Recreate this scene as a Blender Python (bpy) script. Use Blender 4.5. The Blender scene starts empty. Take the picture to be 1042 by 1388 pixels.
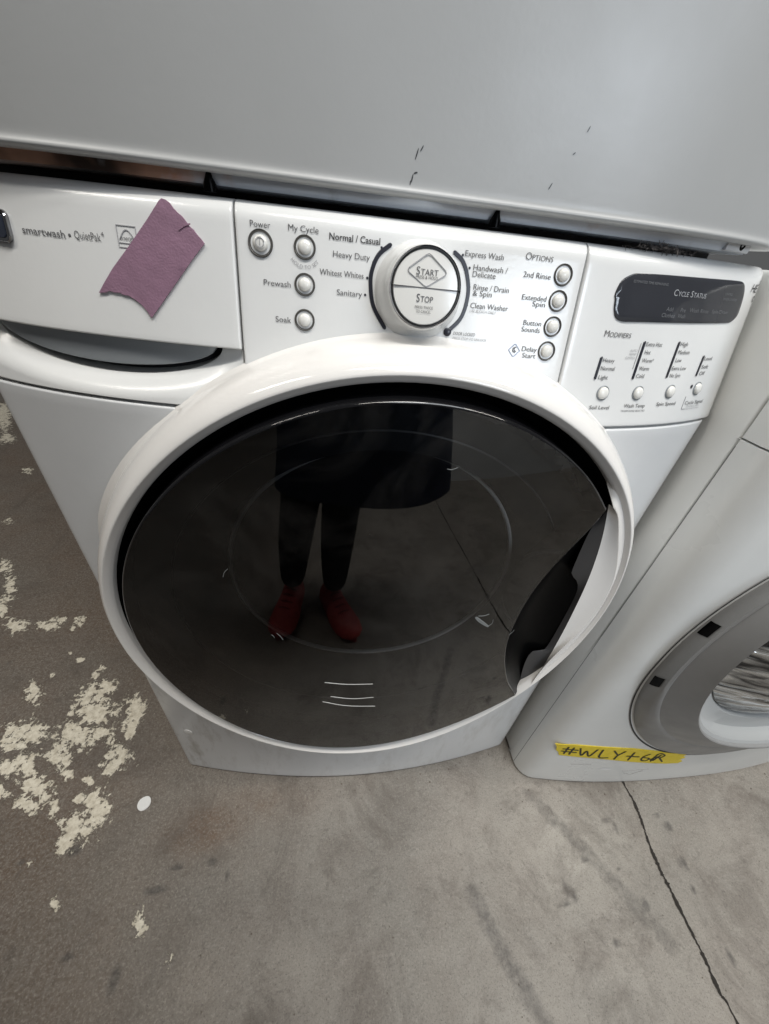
import bpy, bmesh, math, random
import numpy as np
from mathutils import Vector, Matrix
from mathutils.geometry import delaunay_2d_cdt
random.seed(4); rng = np.random.default_rng(7)
PI = math.pi
sc = bpy.context.scene
COL = sc.collection

# ------------------------------------------------------------------ camera
cd = bpy.data.cameras.new('camera'); cam = bpy.data.objects.new('camera', cd); COL.objects.link(cam)
sc.camera = cam
CAM = Vector((.301809, -.360263, .949316)); yaw, pitch, roll, FPX = .162097, -.621570, .114685, 504.741
fw = Vector((math.sin(yaw)*math.cos(pitch), math.cos(yaw)*math.cos(pitch), math.sin(pitch)))
rt = fw.cross(Vector((0, 0, 1))).normalized(); up = rt.cross(fw)
r2 = math.cos(roll)*rt + math.sin(roll)*up; u2 = -math.sin(roll)*rt + math.cos(roll)*up
cam.matrix_world = Matrix(((r2.x, u2.x, -fw.x, CAM.x), (r2.y, u2.y, -fw.y, CAM.y), (r2.z, u2.z, -fw.z, CAM.z), (0, 0, 0, 1)))
cd.sensor_fit = 'VERTICAL'; cd.sensor_height = 24; cd.lens = 24*FPX/1388
cd.clip_start = .02; cd.clip_end = 60

# ------------------------------------------------------------------ world and lamps
w = bpy.data.worlds.new('World'); sc.world = w; w.use_nodes = True
w.node_tree.nodes['Background'].inputs[0].default_value = (.98, .99, 1.0, 1)
w.node_tree.nodes['Background'].inputs[1].default_value = .10
sc.view_settings.view_transform = 'Standard'; sc.view_settings.look = 'None'
sc.view_settings.exposure = 0; sc.view_settings.gamma = 1
def area(name, loc, target, sx, sy, power, color):
    l = bpy.data.lights.new(name, 'AREA'); l.shape = 'RECTANGLE'; l.size = sx; l.size_y = sy
    l.energy = power; l.color = color
    o = bpy.data.objects.new(name, l); COL.objects.link(o); o.location = loc
    o.rotation_euler = (Vector(target)-Vector(loc)).to_track_quat('-Z', 'Y').to_euler()
    return o
TUBE = 28
for tx, ty in ((-1.6, -.75), (.45, -.85), (2.5, -.75)):
    area('tube_lamp', (tx, ty, 3.3), (tx, ty+.12, 0), 1.25, .09, TUBE, (1, .95, .87))
area('skylight', (1.4, -1.2, 4.0), (.9, -.2, .3), 2.2, 1.2, 66, (.94, .97, 1))
area('window_daylight', (2.62, -4.12, 2.35), (.4, 0, .8), 1.5, 1.1, 85, (.80, .89, 1))

# ------------------------------------------------------------------ helpers
def mat(name, color, rough=.5, metal=0, spec=.5, coat=0, var=0, vscale=8, bump=0, bscale=200, alpha_noise=None):
    m = bpy.data.materials.new(name); m.use_nodes = True
    nt = m.node_tree; b = nt.nodes['Principled BSDF']
    b.inputs['Base Color'].default_value = (*color, 1); b.inputs['Roughness'].default_value = rough
    b.inputs['Metallic'].default_value = metal; b.inputs['Specular IOR Level'].default_value = spec
    b.inputs['Coat Weight'].default_value = coat; b.inputs['Coat Roughness'].default_value = .08
    if var or bump:
        tc = nt.nodes.new('ShaderNodeTexCoord')
    if var:
        n = nt.nodes.new('ShaderNodeTexNoise'); n.inputs['Scale'].default_value = vscale; n.inputs['Detail'].default_value = 6
        n.inputs['Roughness'].default_value = .62
        nt.links.new(tc.outputs['Object'], n.inputs['Vector'])
        r = nt.nodes.new('ShaderNodeMapRange'); r.inputs[1].default_value = .3; r.inputs[2].default_value = .7
        r.inputs[3].default_value = 1-var; r.inputs[4].default_value = 1+var*.4
        nt.links.new(n.outputs['Fac'], r.inputs[0])
        mx = nt.nodes.new('ShaderNodeMix'); mx.data_type = 'RGBA'; mx.blend_type = 'MULTIPLY'; mx.inputs[0].default_value = 1
        mx.inputs[6].default_value = (*color, 1); nt.links.new(r.outputs[0], mx.inputs[7])
        nt.links.new(mx.outputs[2], b.inputs['Base Color'])
        r3 = nt.nodes.new('ShaderNodeMapRange'); r3.inputs[1].default_value = .3; r3.inputs[2].default_value = .7
        r3.inputs[3].default_value = rough*1.25; r3.inputs[4].default_value = rough*.85
        nt.links.new(n.outputs['Fac'], r3.inputs[0]); nt.links.new(r3.outputs[0], b.inputs['Roughness'])
    if bump:
        n2 = nt.nodes.new('ShaderNodeTexNoise'); n2.inputs['Scale'].default_value = bscale; n2.inputs['Detail'].default_value = 2
        nt.links.new(tc.outputs['Object'], n2.inputs['Vector'])
        bp = nt.nodes.new('ShaderNodeBump'); bp.inputs['Strength'].default_value = bump; bp.inputs['Distance'].default_value = .001
        nt.links.new(n2.outputs['Fac'], bp.inputs['Height']); nt.links.new(bp.outputs[0], b.inputs['Normal'])
    return m
def empty(name, loc, label, cat, group=None):
    o = bpy.data.objects.new(name, None); COL.objects.link(o); o.location = loc
    o['label'] = label; o['category'] = cat; o.empty_display_size = .05
    if group: o['group'] = group
    bpy.context.view_layer.update()
    return o
def link(name, me, m, parent=None, smooth=True, label=None, auto=None):
    o = bpy.data.objects.new(name, me); COL.objects.link(o)
    if m and not me.materials: me.materials.append(m)
    if smooth and len(me.polygons):
        me.polygons.foreach_set('use_smooth', [True]*len(me.polygons))
        me.set_sharp_from_angle(angle=math.radians(auto or 42))
    if parent:
        o.parent = parent
        p = parent; off = Vector(parent.location)
        while p.parent: p = p.parent; off += Vector(p.location)
        o.location = -off                      # meshes are written in world coordinates
        if parent.parent: o.location = (0, 0, 0)
    if label: o['label'] = label
    return o
def mesh(verts, faces, name='m'):
    me = bpy.data.meshes.new(name); me.from_pydata([tuple(v) for v in verts], [], faces); me.update(); return me
def grid_faces(nu, nv, wrap=False):
    f = []
    for i in range(nu if wrap else nu-1):
        for j in range(nv-1):
            a = i*nv+j; b = ((i+1) % nu)*nv+j
            f.append((a, b, b+1, a+1))
    return f
def bm_obj(name, bm, m, parent=None, smooth=True, label=None, recalc=True):
    if recalc: bmesh.ops.recalc_face_normals(bm, faces=bm.faces)
    me = bpy.data.meshes.new(name); bm.to_mesh(me); bm.free()
    return link(name, me, m, parent, smooth, label)
def bm_box(bm, c, s, rot=None, bevel=0):
    M = Matrix.Translation(c) @ (rot.to_4x4() if rot else Matrix()) @ Matrix.Diagonal((*s, 1))
    r = bmesh.ops.create_cube(bm, size=1, matrix=M)
    if bevel:
        es = list({e for v in r['verts'] for e in v.link_edges})
        bmesh.ops.bevel(bm, geom=es, offset=bevel, segments=3, affect='EDGES', profile=.5)
    return r
def bm_tube(bm, pts, rad, n=10, cap=True):
    pts = [Vector(p) for p in pts]; rings = []
    for i, p in enumerate(pts):
        d = (pts[min(i+1, len(pts)-1)]-pts[max(i-1, 0)]).normalized()
        a = d.orthogonal().normalized() if i == 0 else (a-d*a.dot(d)).normalized()
        b = d.cross(a); r = rad[i] if isinstance(rad, (list, tuple)) else rad
        rings.append([bm.verts.new(p+r*(math.cos(t)*a+math.sin(t)*b)) for t in [2*PI*k/n for k in range(n)]])
    for A, B in zip(rings, rings[1:]):
        for k in range(n): bm.faces.new((A[k], A[(k+1) % n], B[(k+1) % n], B[k]))
    if cap: bm.faces.new(rings[0][::-1]); bm.faces.new(rings[-1])

# ------------------------------------------------------------------ materials
def enamel(name, color, dirt=0, rough=.22):
    """white painted steel or plastic: faint mottling, orange peel, grime that thickens where it is splashed"""
    m = mat(name, color, rough, var=.08, vscale=4, bump=.06, bscale=260)
    if dirt:
        nt = m.node_tree; b = nt.nodes['Principled BSDF']
        src = b.inputs['Base Color'].links[0].from_socket
        geo = nt.nodes.new('ShaderNodeNewGeometry'); sx = nt.nodes.new('ShaderNodeSeparateXYZ'); nt.links.new(geo.outputs['Position'], sx.inputs[0])
        lo = nt.nodes.new('ShaderNodeMapRange'); lo.inputs[1].default_value = .55; lo.inputs[2].default_value = .2; nt.links.new(sx.outputs['Z'], lo.inputs[0])
        mp = nt.nodes.new('ShaderNodeMapping'); mp.inputs['Scale'].default_value = (30, 30, 9); mp.inputs['Rotation'].default_value = (0, .6, 0)
        nt.links.new(geo.outputs['Position'], mp.inputs[0])
        n = nt.nodes.new('ShaderNodeTexNoise'); n.inputs['Scale'].default_value = 1; n.inputs['Detail'].default_value = 8; n.inputs['Roughness'].default_value = .7
        nt.links.new(mp.outputs[0], n.inputs['Vector'])
        th = nt.nodes.new('ShaderNodeMapRange'); th.inputs[1].default_value = .5; th.inputs[2].default_value = .72; nt.links.new(n.outputs['Fac'], th.inputs[0])
        mu = nt.nodes.new('ShaderNodeMath'); mu.operation = 'MULTIPLY'; nt.links.new(lo.outputs[0], mu.inputs[0]); nt.links.new(th.outputs[0], mu.inputs[1])
        m2 = nt.nodes.new('ShaderNodeMath'); m2.operation = 'MULTIPLY'; m2.inputs[1].default_value = dirt; xl = nt.nodes.new('ShaderNodeMapRange'); xl.inputs[1].default_value = .13; xl.inputs[2].default_value = .02; xl.inputs[3].default_value = .7; xl.inputs[4].default_value = 2.0; nt.links.new(sx.outputs['X'], xl.inputs[0])
        m3 = nt.nodes.new('ShaderNodeMath'); m3.operation = 'MULTIPLY'; nt.links.new(mu.outputs[0], m3.inputs[0]); nt.links.new(xl.outputs[0], m3.inputs[1])
        nt.links.new(m3.outputs[0], m2.inputs[0])
        mx = nt.nodes.new('ShaderNodeMix'); mx.data_type = 'RGBA'; nt.links.new(m2.outputs[0], mx.inputs[0]); nt.links.new(src, mx.inputs[6])
        mx.inputs[7].default_value = (.30, .27, .23, 1); nt.links.new(mx.outputs[2], b.inputs['Base Color'])
    return m
WHITE = enamel('white_enamel', (.74, .745, .735))
LOWER = enamel('white_enamel_scuffed', (.72, .73, .735), dirt=.4)
DOORW = enamel('white_door_plastic', (.80, .78, .75), rough=.11)
CONS = enamel('white_console_plastic', (.76, .765, .755), rough=.19)
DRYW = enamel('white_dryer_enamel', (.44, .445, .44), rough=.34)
NEIW = enamel('white_neighbour_enamel', (.76, .77, .755), rough=.3)
DARK = mat('dark_gap', (.02, .02, .022), .6)
BLACK = mat('black_gloss', (.006, .006, .007), .07, spec=.5)
BLACKM = mat('black_satin', (.0022, .0022, .0024), .3, spec=.06)
PLATE = mat('dark_grey_plastic', (.045, .045, .047), .35)
GREYP = mat('grey_handle_plastic', (.27, .29, .305), .35)
INK = mat('grey_print', (.10, .10, .105), .6)
INKL = mat('light_grey_print', (.36, .36, .37), .6)
INKD = mat('dark_print', (.03, .03, .035), .5)
INKB = mat('blue_print', (.30, .36, .50), .5)
TRACK = mat('dark_track', (.022, .023, .032), .3)
BEZEL = mat('bezel_metal', (.085, .082, .078), .34, metal=.5)
BUTTON = mat('button_pearl', (.80, .79, .75), .2, coat=.3)
CHROME = mat('chrome', (.30, .30, .31), .10, metal=1)
DISPL = mat('display_window', (.036, .038, .045), .10, spec=.5, var=.1, vscale=30)
DISTXT = mat('display_print', (.40, .41, .43), .5)
DISTXF = mat('display_print_faint', (.15, .155, .165), .5)
STEEL = mat('galvanised_steel', (.42, .46, .52), .38, metal=.7, var=.2, vscale=40)
LINT = mat('grey_lint', (.10, .09, .085), .95)

# glass of the door: thin tinted pane, reflection over a dim view of the bowl behind, plus a film of dust
def door_glass():
    m = bpy.data.materials.new('tinted_door_glass'); m.use_nodes = True; nt = m.node_tree; nt.nodes.clear()
    out = nt.nodes.new('ShaderNodeOutputMaterial')
    tr = nt.nodes.new('ShaderNodeBsdfTransparent'); tr.inputs[0].default_value = (.62, .63, .64, 1)
    gl = nt.nodes.new('ShaderNodeBsdfGlossy'); gl.inputs['Roughness'].default_value = .018; gl.inputs[0].default_value = (1, 1, 1, 1)
    fr = nt.nodes.new('ShaderNodeFresnel'); fr.inputs['IOR'].default_value = 1.70
    mx = nt.nodes.new('ShaderNodeMixShader'); nt.links.new(fr.outputs[0], mx.inputs[0]); nt.links.new(tr.outputs[0], mx.inputs[1]); nt.links.new(gl.outputs[0], mx.inputs[2])
    df = nt.nodes.new('ShaderNodeBsdfDiffuse'); df.inputs[0].default_value = (.55, .52, .47, 1)
    tc = nt.nodes.new('ShaderNodeTexCoord')
    n = nt.nodes.new('ShaderNodeTexNoise'); n.inputs['Scale'].default_value = 9; n.inputs['Detail'].default_value = 7; n.inputs['Roughness'].default_value = .6; n.inputs['Distortion'].default_value = 1.2
    nt.links.new(tc.outputs['Object'], n.inputs['Vector'])
    r = nt.nodes.new('ShaderNodeMapRange'); r.inputs[1].default_value = .50; r.inputs[2].default_value = .78; r.inputs[3].default_value = .0006; r.inputs[4].default_value = .028
    nt.links.new(n.outputs['Fac'], r.inputs[0])
    m2 = nt.nodes.new('ShaderNodeMixShader'); nt.links.new(r.outputs[0], m2.inputs[0]); nt.links.new(mx.outputs[0], m2.inputs[1]); nt.links.new(df.outputs[0], m2.inputs[2])
    nt.links.new(m2.outputs[0], out.inputs[0])
    return m
GLASS = door_glass()

# ------------------------------------------------------------------ shape of the washer's bowed front
W, CX, ZS, ZT = .712, .356, .8257, .965
def Y(x, z):
    t = min(max(z, 0), ZS)/ZS
    b = .0428+.0127*t
    e = 1.943+1.237*min(max((t-.55)/.45, 0), 1)
    return -b*(1-min(abs((x-CX)/CX), 1.02)**e)+(.0334*(z-ZS)/(ZT-ZS) if z > ZS else 0)
def normal_at(x, z, fn=Y):
    e = 1e-3
    return Vector(((fn(x+e, z)-fn(x-e, z))/2/e, -1, (fn(x, z+e)-fn(x, z-e))/2/e)).normalized()
def axis_pts(a, b, n, ra, rb, D):
    """sample positions along one axis with rounded ends: (position, setback)"""
    o = []
    if ra is not None:
        o.append((a, D))
        for k in range(6):
            th = PI/2*k/5; o.append((a+ra*(1-math.cos(th)), ra*(1-math.sin(th))))
        s = a+ra
    else: o.append((a, 0)); s = a
    e = b-rb if rb is not None else b
    for k in range(1, n): o.append((s+(e-s)*k/n, 0))
    if rb is not None:
        for k in range(6):
            th = PI/2*k/5; o.append((b-rb*(1-math.sin(th)), rb*(1-math.cos(th))))
        o.append((b, D))
    else: o.append((b, 0))
    return o
def sheet(name, x0, x1, z0, z1, nx, nz, rad, m, parent, fn=Y, D=.012, extra=None, hole=None, label=None, warp=None, zmore=()):
    xs = axis_pts(x0, x1, nx, rad[0], rad[1], D); zs = axis_pts(z0, z1, nz, rad[2], rad[3], D)
    for zz in zmore:
        k = next(i for i, q in enumerate(zs) if q[0] > zz and i > 0); zs.insert(k, (zz, (max(0, rad[2]-math.sqrt(max(0, rad[2]**2-(rad[2]-(zz-z0))**2)) if zz-z0 < rad[2] else 0))))
    vs = []
    for x, dx in xs:
        for z, dz in zs:
            if warp: z = warp(x, z)
            y = fn(x, z)+math.hypot(dx, dz)+(extra(x, z) if extra else 0)
            vs.append((x, y, z))
    fs = grid_faces(len(xs), len(zs))
    if hole: fs = [f for f in fs if not all(hole(vs[i][0], vs[i][2]) for i in f)]
    return link(name, mesh(vs, fs), m, parent, label=label)

# ------------------------------------------------------------------ the main washer
WS = empty('washing_machine', (.356, .3, 0), 'white washing machine with round black glass door, control dial and buttons, under the dryer', 'washing machine')
bm = bmesh.new(); bm_box(bm, (.356, .395, .485), (.708, .70, .935), bevel=.006)
bm_obj('cabinet', bm, WHITE, WS)
# dark chassis seen through the seams
def porthole(x, z): return math.hypot(x-.352, z-.592) < .268
sheet('chassis', .008, .704, .02, .958, 60, 60, (None,)*4, DARK, WS, fn=lambda x, z: Y(x, z)+.03, hole=porthole)
# kick edge and feet
for fx in (.07, .64):
    bm = bmesh.new(); bmesh.ops.create_cone(bm, segments=20, radius1=.02, radius2=.016, depth=.02, cap_ends=True, matrix=Matrix.Translation((fx, .06, .01)))
    bm_obj('foot', bm, DARK, WS)
sheet('lower_front_panel', 0, W, .011, .8243, 90, 90, (.012, .016, .006, .002), LOWER, WS, D=.03, hole=porthole)
G = .0008
def scoop(x, z):
    q = math.hypot((x-.115)/.0945, (z-.8705)/.0275)
    s = max(0, 1-(q-1)/.55) if q > 1 else 1
    return .013*s*s
fas = sheet('drawer_surround', 0, .2276-G, ZS+.0012, .8707, 150, 46, (.012, .0015, .0015, .0006), WHITE, WS, extra=scoop,
      warp=lambda x, z: ZS+.0012+(z-ZS-.0012)*((.8707-.0275*math.sqrt(max(0, 1-((x-.115)/.0945)**2)))-ZS-.0012)/(.8707-ZS-.0012), D=.02)
DRAWER = sheet('dispenser_drawer', 0, .2276-G, .8718, ZT, 50, 24, (.012, .002, .0016, .011), CONS, WS, D=.02)
# pull plate hanging below the drawer front
vs, fs = [], []
N = 41
for i in range(N):
    x = .115-.0915+.183*i/(N-1); zz = .8720-.0216*math.sqrt(max(0, 1-((x-.115)/.0915)**2))
    for z, dy in ((.8725, .007), ((.8725+zz)/2, .008), (zz+.0006, .0095), (zz, .0105), (zz+.0002, .022)): vs.append((x, Y(x, z)+dy, z))
link('drawer_pull', mesh(vs, grid_faces(N, 5)), GREYP, DRAWER)
CONSOLE = sheet('control_console', .2276+G, .4955-G, ZS+.001, ZT, 60, 40, (.002, .002, .002, .011), CONS, WS, D=.02)
MODULE = sheet('display_module', .4955+G, .7205, ZS+.0012, ZT, 60, 40, (.002, .015, .002, .011), CONS, WS, D=.03)

def frame_at(x, z, off=0, fn=Y):
    n = normal_at(x, z, fn); zx = (Vector((0, 0, 1))-n*n.z).normalized(); xx = zx.cross(-n).normalized()
    if xx.x < 0: xx = -xx
    return Vector((x, fn(x, z), z))+n*off, xx, zx, n
def lathe(name, x, z, prof, m, parent, seg=40, fn=Y, off=0, label=None, close=False, half=None, sx=1):
    o, a, b, n = frame_at(x, z, off, fn)
    vs = []
    t0, t1 = (0, 2*PI) if half is None else half
    cnt = seg if half is None else seg+1
    for k in range(cnt):
        t = t0+(t1-t0)*k/seg
        for r, d in prof: vs.append(o+a*(r*sx*math.cos(t))+b*(r*math.sin(t))+n*d)
    fs = grid_faces(cnt, len(prof), wrap=half is None)
    me = mesh(vs, fs)
    return link(name, me, m, parent, label=label)

# push buttons: dark metal funnel and pearl cap
def push_button(x, z, R, rc, name='push_button'):
    p = lathe(name, x, z, [(R*1.01, -.003), (R, .0004), (R*.97, .0011), (R*.93, .0014), (R*.87, .0011), (rc*1.2, -.001), (rc*1.14, -.005)], BEZEL, CONSOLE)
    lathe('button_cap', x, z, [(rc*1.02, -.005), (rc, .0008), (rc*.93, .0018), (rc*.75, .0026), (rc*.45, .0032), (0, .0034)], BUTTON, p)
    return p
for x, z, R, rc in ((.2454, .9412, .0087, .0052), (.2764, .9417, .0078, .0047), (.2761, .9190, .0076, .0046), (.2757, .8961, .0076, .0046),
                    (.4774, .9422, .0079, .0049), (.4776, .9246, .0079, .0049), (.4777, .9064, .0078, .0049), (.4770, .8882, .0077, .0049)):
    push_button(x, z, R, rc)
for x, z in ((.5428, .8571), (.5826, .8575), (.6238, .8583), (.6641, .8597)):
    p = lathe('round_button', x, z, [(.0068, -.002), (.0066, .0006), (.0060, .0010), (.0057, .0002), (.0056, -.003)], GREYP, MODULE)
    lathe('button_cap', x, z, [(.0056, -.003), (.0055, .0006), (.005, .0018), (.0038, .0027), (.002, .0031), (0, .0032)], BUTTON, p)

# polylines printed or inset on the surface
def ribbon(name, pts, width, m, parent, fn=Y, lift=.0004, closed=False, thick=.0004, roundcap=True):
    """flat band along (x, z) points laid on the surface fn"""
    P = [Vector((p[0], p[1], 0)) for p in pts]
    if closed: P = P+[P[0], P[1]]
    bm = bmesh.new(); prev = None; rows = []
    n = len(P)
    for i, p in enumerate(P):
        d = (P[min(i+1, n-1)]-P[max(i-1, 0)]).normalized(); s = Vector((-d.y, d.x, 0))*width/2
        row = []
        for q, l in ((p-s, 0), (p-s*.8, 1), (p+s*.8, 1), (p+s, 0)):
            row.append(bm.verts.new((q.x, fn(q.x, q.y)-(lift+(thick if l else -.0003)), q.y)))
        rows.append(row)
    for A, B in zip(rows, rows[1:]):
        for k in range(3): bm.faces.new((A[k], A[k+1], B[k+1], B[k]))
    if roundcap and not closed:
        for A, c, s in ((rows[0], P[0], 1), (rows[-1], P[-1], -1)):
            d = (P[1]-P[0] if s == 1 else P[-1]-P[-2]).normalized()*-s
            nn = Vector((-d.y, d.x, 0)); fan = []
            for k in range(7):
                t = PI*k/6; q = c+(nn*math.cos(t)+d*math.sin(t))*width/2*.8
                fan.append(bm.verts.new((q.x, fn(q.x, q.y)-lift-thick, q.y)))
            bm.faces.new(fan)
    return bm_obj(name, bm, m, parent)
def dense(pts, k=8):
    """Catmull-Rom through points"""
    P = [np.array(p, float) for p in pts]; P = [2*P[0]-P[1]]+P+[2*P[-1]-P[-2]]; o = []
    for i in range(1, len(P)-2):
        for j in range(k):
            t = j/k; a, b, c, d = P[i-1:i+3]
            o.append(.5*(2*b+(c-a)*t+(2*a-5*b+4*c-d)*t*t+(3*b-a-3*c+d)*t**3))
    o.append(P[-2]); return [tuple(q) for q in o]
def pface(x, z): return Y(.2454, .9412)+(z-.9412)*.23-.0038
ribbon('power_symbol', [(.2454+.0028*math.cos(t), .9420+.0030*math.sin(t)) for t in [2*PI*k/20 for k in range(20)]], .0006, INKL, CONSOLE, fn=pface, lift=0, closed=True, thick=.0001)
ribbon('power_symbol', [(.2454, .9402), (.2454, .9420), (.2454, .9438)], .0006, INKL, CONSOLE, fn=pface, lift=0, thick=.0001)
ribbon('cycle_track', dense([(.3381, .9489), (.3300, .9423), (.3257, .9330), (.3249, .9236), (.3279, .9095), (.3375, .8957)]), .0031, TRACK, CONSOLE)
tr2 = ribbon('cycle_track', dense([(.3868, .9489), (.3940, .9440), (.3990, .9350), (.4015, .9227), (.3985, .9075), (.3885, .8964)]), .0031, TRACK, CONSOLE)
lathe('track_end', .3885, .8964, [(.0032, .0002), (.0031, .0009), (.0024, .0013), (0, .0014)], TRACK, tr2, seg=20)
for a, b in (((.5314, .8860), (.5304, .8694)), ((.5725, .8998), (.5712, .8704)), ((.6138, .9008), (.6122, .8719)), ((.6556, .8893), (.6544, .8726))):
    ribbon('level_track', [a, ((a[0]+b[0])/2, (a[1]+b[1])/2), b], .0026, TRACK, MODULE)
lathe('indicator_lamp', .6535, .8620, [(.0019, .0002), (.0018, .0006), (0, .0008)], TRACK, MODULE, seg=16, sx=.8)

# printed words --------------------------------------------------------------
def text_mesh(s, bold=0, shear=0):
    c = bpy.data.curves.new('t', 'FONT'); c.body = s; c.size = 1; c.resolution_u = 3; c.offset = bold-.003; c.shear = shear
    o = bpy.data.objects.new('t', c); COL.objects.link(o)
    dg = bpy.context.evaluated_depsgraph_get()
    me = bpy.data.meshes.new_from_object(o.evaluated_get(dg)); bpy.data.objects.remove(o); bpy.data.curves.remove(c)
    return me
CAPH = None
def lettering(s, x0, x1, zc, h, m, parent, fn=Y, lift=.0005, name='lettering', bold=0, shear=0, smallcaps=False, arc=None, slope=0):
    """words fitted between x0 and x1 with capital height h around height zc, wrapped on the front"""
    global CAPH
    if CAPH is None:
        t = text_mesh('H'); CAPH = max(v.co.y for v in t.vertices)
    if smallcaps:
        parts = []; x = 0
        for wi, wd in enumerate(s.split(' ')):
            a = text_mesh(wd[0], bold, shear); b = text_mesh(wd[1:], bold, shear)
            for me_, sc_ in ((a, 1), (b, .76)):
                if not me_.vertices: continue
                co = [(v.co.x*sc_, v.co.y*sc_) for v in me_.vertices]; mn = min(c[0] for c in co)
                parts.append(([(c[0]-mn+x, c[1]) for c in co], [list(p.vertices) for p in me_.polygons]))
                x += max(c[0] for c in co)-mn+.09
            x += .28
        co, fs = [], []
        for c, f in parts:
            k = len(co); co += c; fs += [[i+k for i in p] for p in f]
    else:
        me_ = text_mesh(s, bold, shear); co = [(v.co.x, v.co.y) for v in me_.vertices]; fs = [list(p.vertices) for p in me_.polygons]
    mn = min(c[0] for c in co); mx_ = max(c[0] for c in co)
    vs = []
    for cx, cy in co:
        u = (cx-mn)/(mx_-mn); v = cy/CAPH*h
        if arc:
            ax, az, R, t0, t1 = arc; t = t0+(t1-t0)*u; rr = R-v+h/2
            x, z = ax+rr*math.cos(t), az+rr*math.sin(t)
        else:
            x = x0+(x1-x0)*u; z = zc-h/2+v+slope*u
        vs.append((x, fn(x, z)-lift, z))
    me = mesh(vs, fs)
    o = link(name, me, m, parent, smooth=False)
    return o
h = .0037
for s, x0, x1, z in (('Power', .2388, .2527, .9522), ('My Cycle', .2650, .2862, .9524), ('Prewash', .2464, .2658, .9182), ('Soak', .2540, .2655, .8953),
                     ('Normal / Casual', .2938, .3305, .9501), ('Heavy Duty', .2966, .3235, .9399), ('Whitest Whites', .2870, .3194, .9283), ('Sanitary', .2998, .3188, .9165),
                     ('Express Wash', .3952, .4258, .9492), ('Handwash /', .4030, .4306, .9411), ('Delicate', .4030, .4216, .9369),
                     ('Rinse / Drain', .4052, .4343, .9286), ('& Spin', .4052, .4208, .9246), ('Clean Washer', .4047, .4362, .9163),
                     ('2nd Rinse', .4440, .4672, .9402), ('Extended', .4463, .4673, .9253), ('Spin', .4560, .4672, .9213), ('Button', .4515, .4672, .9079), ('Sounds', .4508, .4672, .9031),
                     ('Delay', .4545, .4680, .8889), ('Start', .4558, .4679, .8840)):
    lettering(s, x0, x1, z, h if z != .9501 else .0040, INKD if s.startswith('Normal') else INK, CONSOLE, bold=.012 if s.startswith('Normal') else .002)
lettering('HOLD TO SET', 0, 0, 0, .0024, INKL, CONSOLE, arc=(.2764, .9417, .0118, math.radians(218), math.radians(322)))
lettering('OPTIONS', .4433, .4662, .9519, .0046, INK, CONSOLE, smallcaps=True)
lettering('USE BLEACH ONLY', .4048, .4268, .9125, .0019, INKL, CONSOLE, shear=.2)
lettering('DOOR LOCKED', .3934, .4118, .8960, .0022, INK, CONSOLE, shear=.2)
lettering('PRESS STOP TO UNLOCK', .3934, .4222, .8927, .0018, INKL, CONSOLE, shear=.2)
dots = ((.3318, .9467), (.3262, .9372), (.3222, .9272), (.3212, .9163), (.3935, .9478), (.4000, .9402), (.4018, .9280), (.4018, .9158))
for x, z in dots:
    lathe('cycle_dot', x, z, [(.0009, .0002), (.0008, .0005), (0, .0006)], TRACK, CONSOLE, seg=12)
# delay start clock mark
c0 = (.4478, .8872)
ribbon('clock_mark', [(c0[0]-.0050, c0[1]), (c0[0]-.0006, c0[1]+.0045), (c0[0]+.0006, c0[1]+.0045), (c0[0]+.005, c0[1]), (c0[0]+.0006, c0[1]-.0045), (c0[0]-.0006, c0[1]-.0045)], .0006, INKB, CONSOLE, closed=True, thick=.0001)
ribbon('clock_mark', [(c0[0]+.0012, c0[1]+.0022), (c0[0]-.0012, c0[1]+.0016), (c0[0]-.0014, c0[1]-.0006), (c0[0]+.0008, c0[1]-.0016)], .0007, INK, CONSOLE, thick=.0001)
ribbon('clock_mark', [(c0[0]+.0016, c0[1]-.001), (c0[0]-.0002, c0[1]+.0002), (c0[0]+.0002, c0[1]+.0024)], .0006, INK, CONSOLE, thick=.0001)
# module words
lettering('MODIFIERS', .5283, .5556, .9047, .0048, INK, MODULE, smallcaps=True)
hm = .0033
for s, x0, x1, z in (('Heavy', .5336, .5457, .8842), ('Normal', .5336, .5481, .8777), ('Light', .5337, .5435, .8704),
                     ('Extra Hot', .5750, .5935, .8985), ('Hot', .5760, .5826, .8920), ('Warm*', .5756, .5893, .8853), ('Warm', .5751, .5868, .8787), ('Cold', .5743, .5836, .8724),
                     ('High', .6165, .6262, .8996), ('Medium', .6168, .6322, .8929), ('Low', .6168, .6248, .8861), ('Extra Low', .6155, .6350, .8792), ('No Spin', .6160, .6302, .8729),
                     ('Loud', .6582, .6704, .8874), ('Soft', .6583, .6692, .8800), ('Off', .6586, .6672, .8740),
                     ('Soil Level', .5325, .5540, .8448), ('Wash Temp', .5708, .5960, .8464), ('Spin Speed', .6107, .6372, .8474), ('Cycle Signal', .6525, .6825, .8468)):
    lettering(s, x0, x1, z, hm, INK, MODULE, bold=.004)
for s, z in (('AUTO', .8928), ('TEMP', .8899), ('CONTROL', .8870)):
    lettering(s, .5560 if s == 'CONTROL' else .5590, .5670, z, .0019, INKL, MODULE, shear=.2)
ribbon('bracket_line', [(.5690, .8990), (.5686, .8884), (.5680, .8782)], .0005, INKL, MODULE, thick=.0001)
lettering('*WARM RINSE SELECTED', .5685, .5975, .8418, .0016, INK, MODULE)
lettering('CONTROL LOCK', .6560, .6780, .8430, .0014, INKL, MODULE); lettering('HOLD 3 SECONDS', .6530, .6790, .8408, .0014, INKL, MODULE)
ribbon('bracket_line', [(.6505, .8530), (.6500, .8450), (.6500, .8410), (.6550, .8408)], .0005, INKL, MODULE, thick=.0001)
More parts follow.
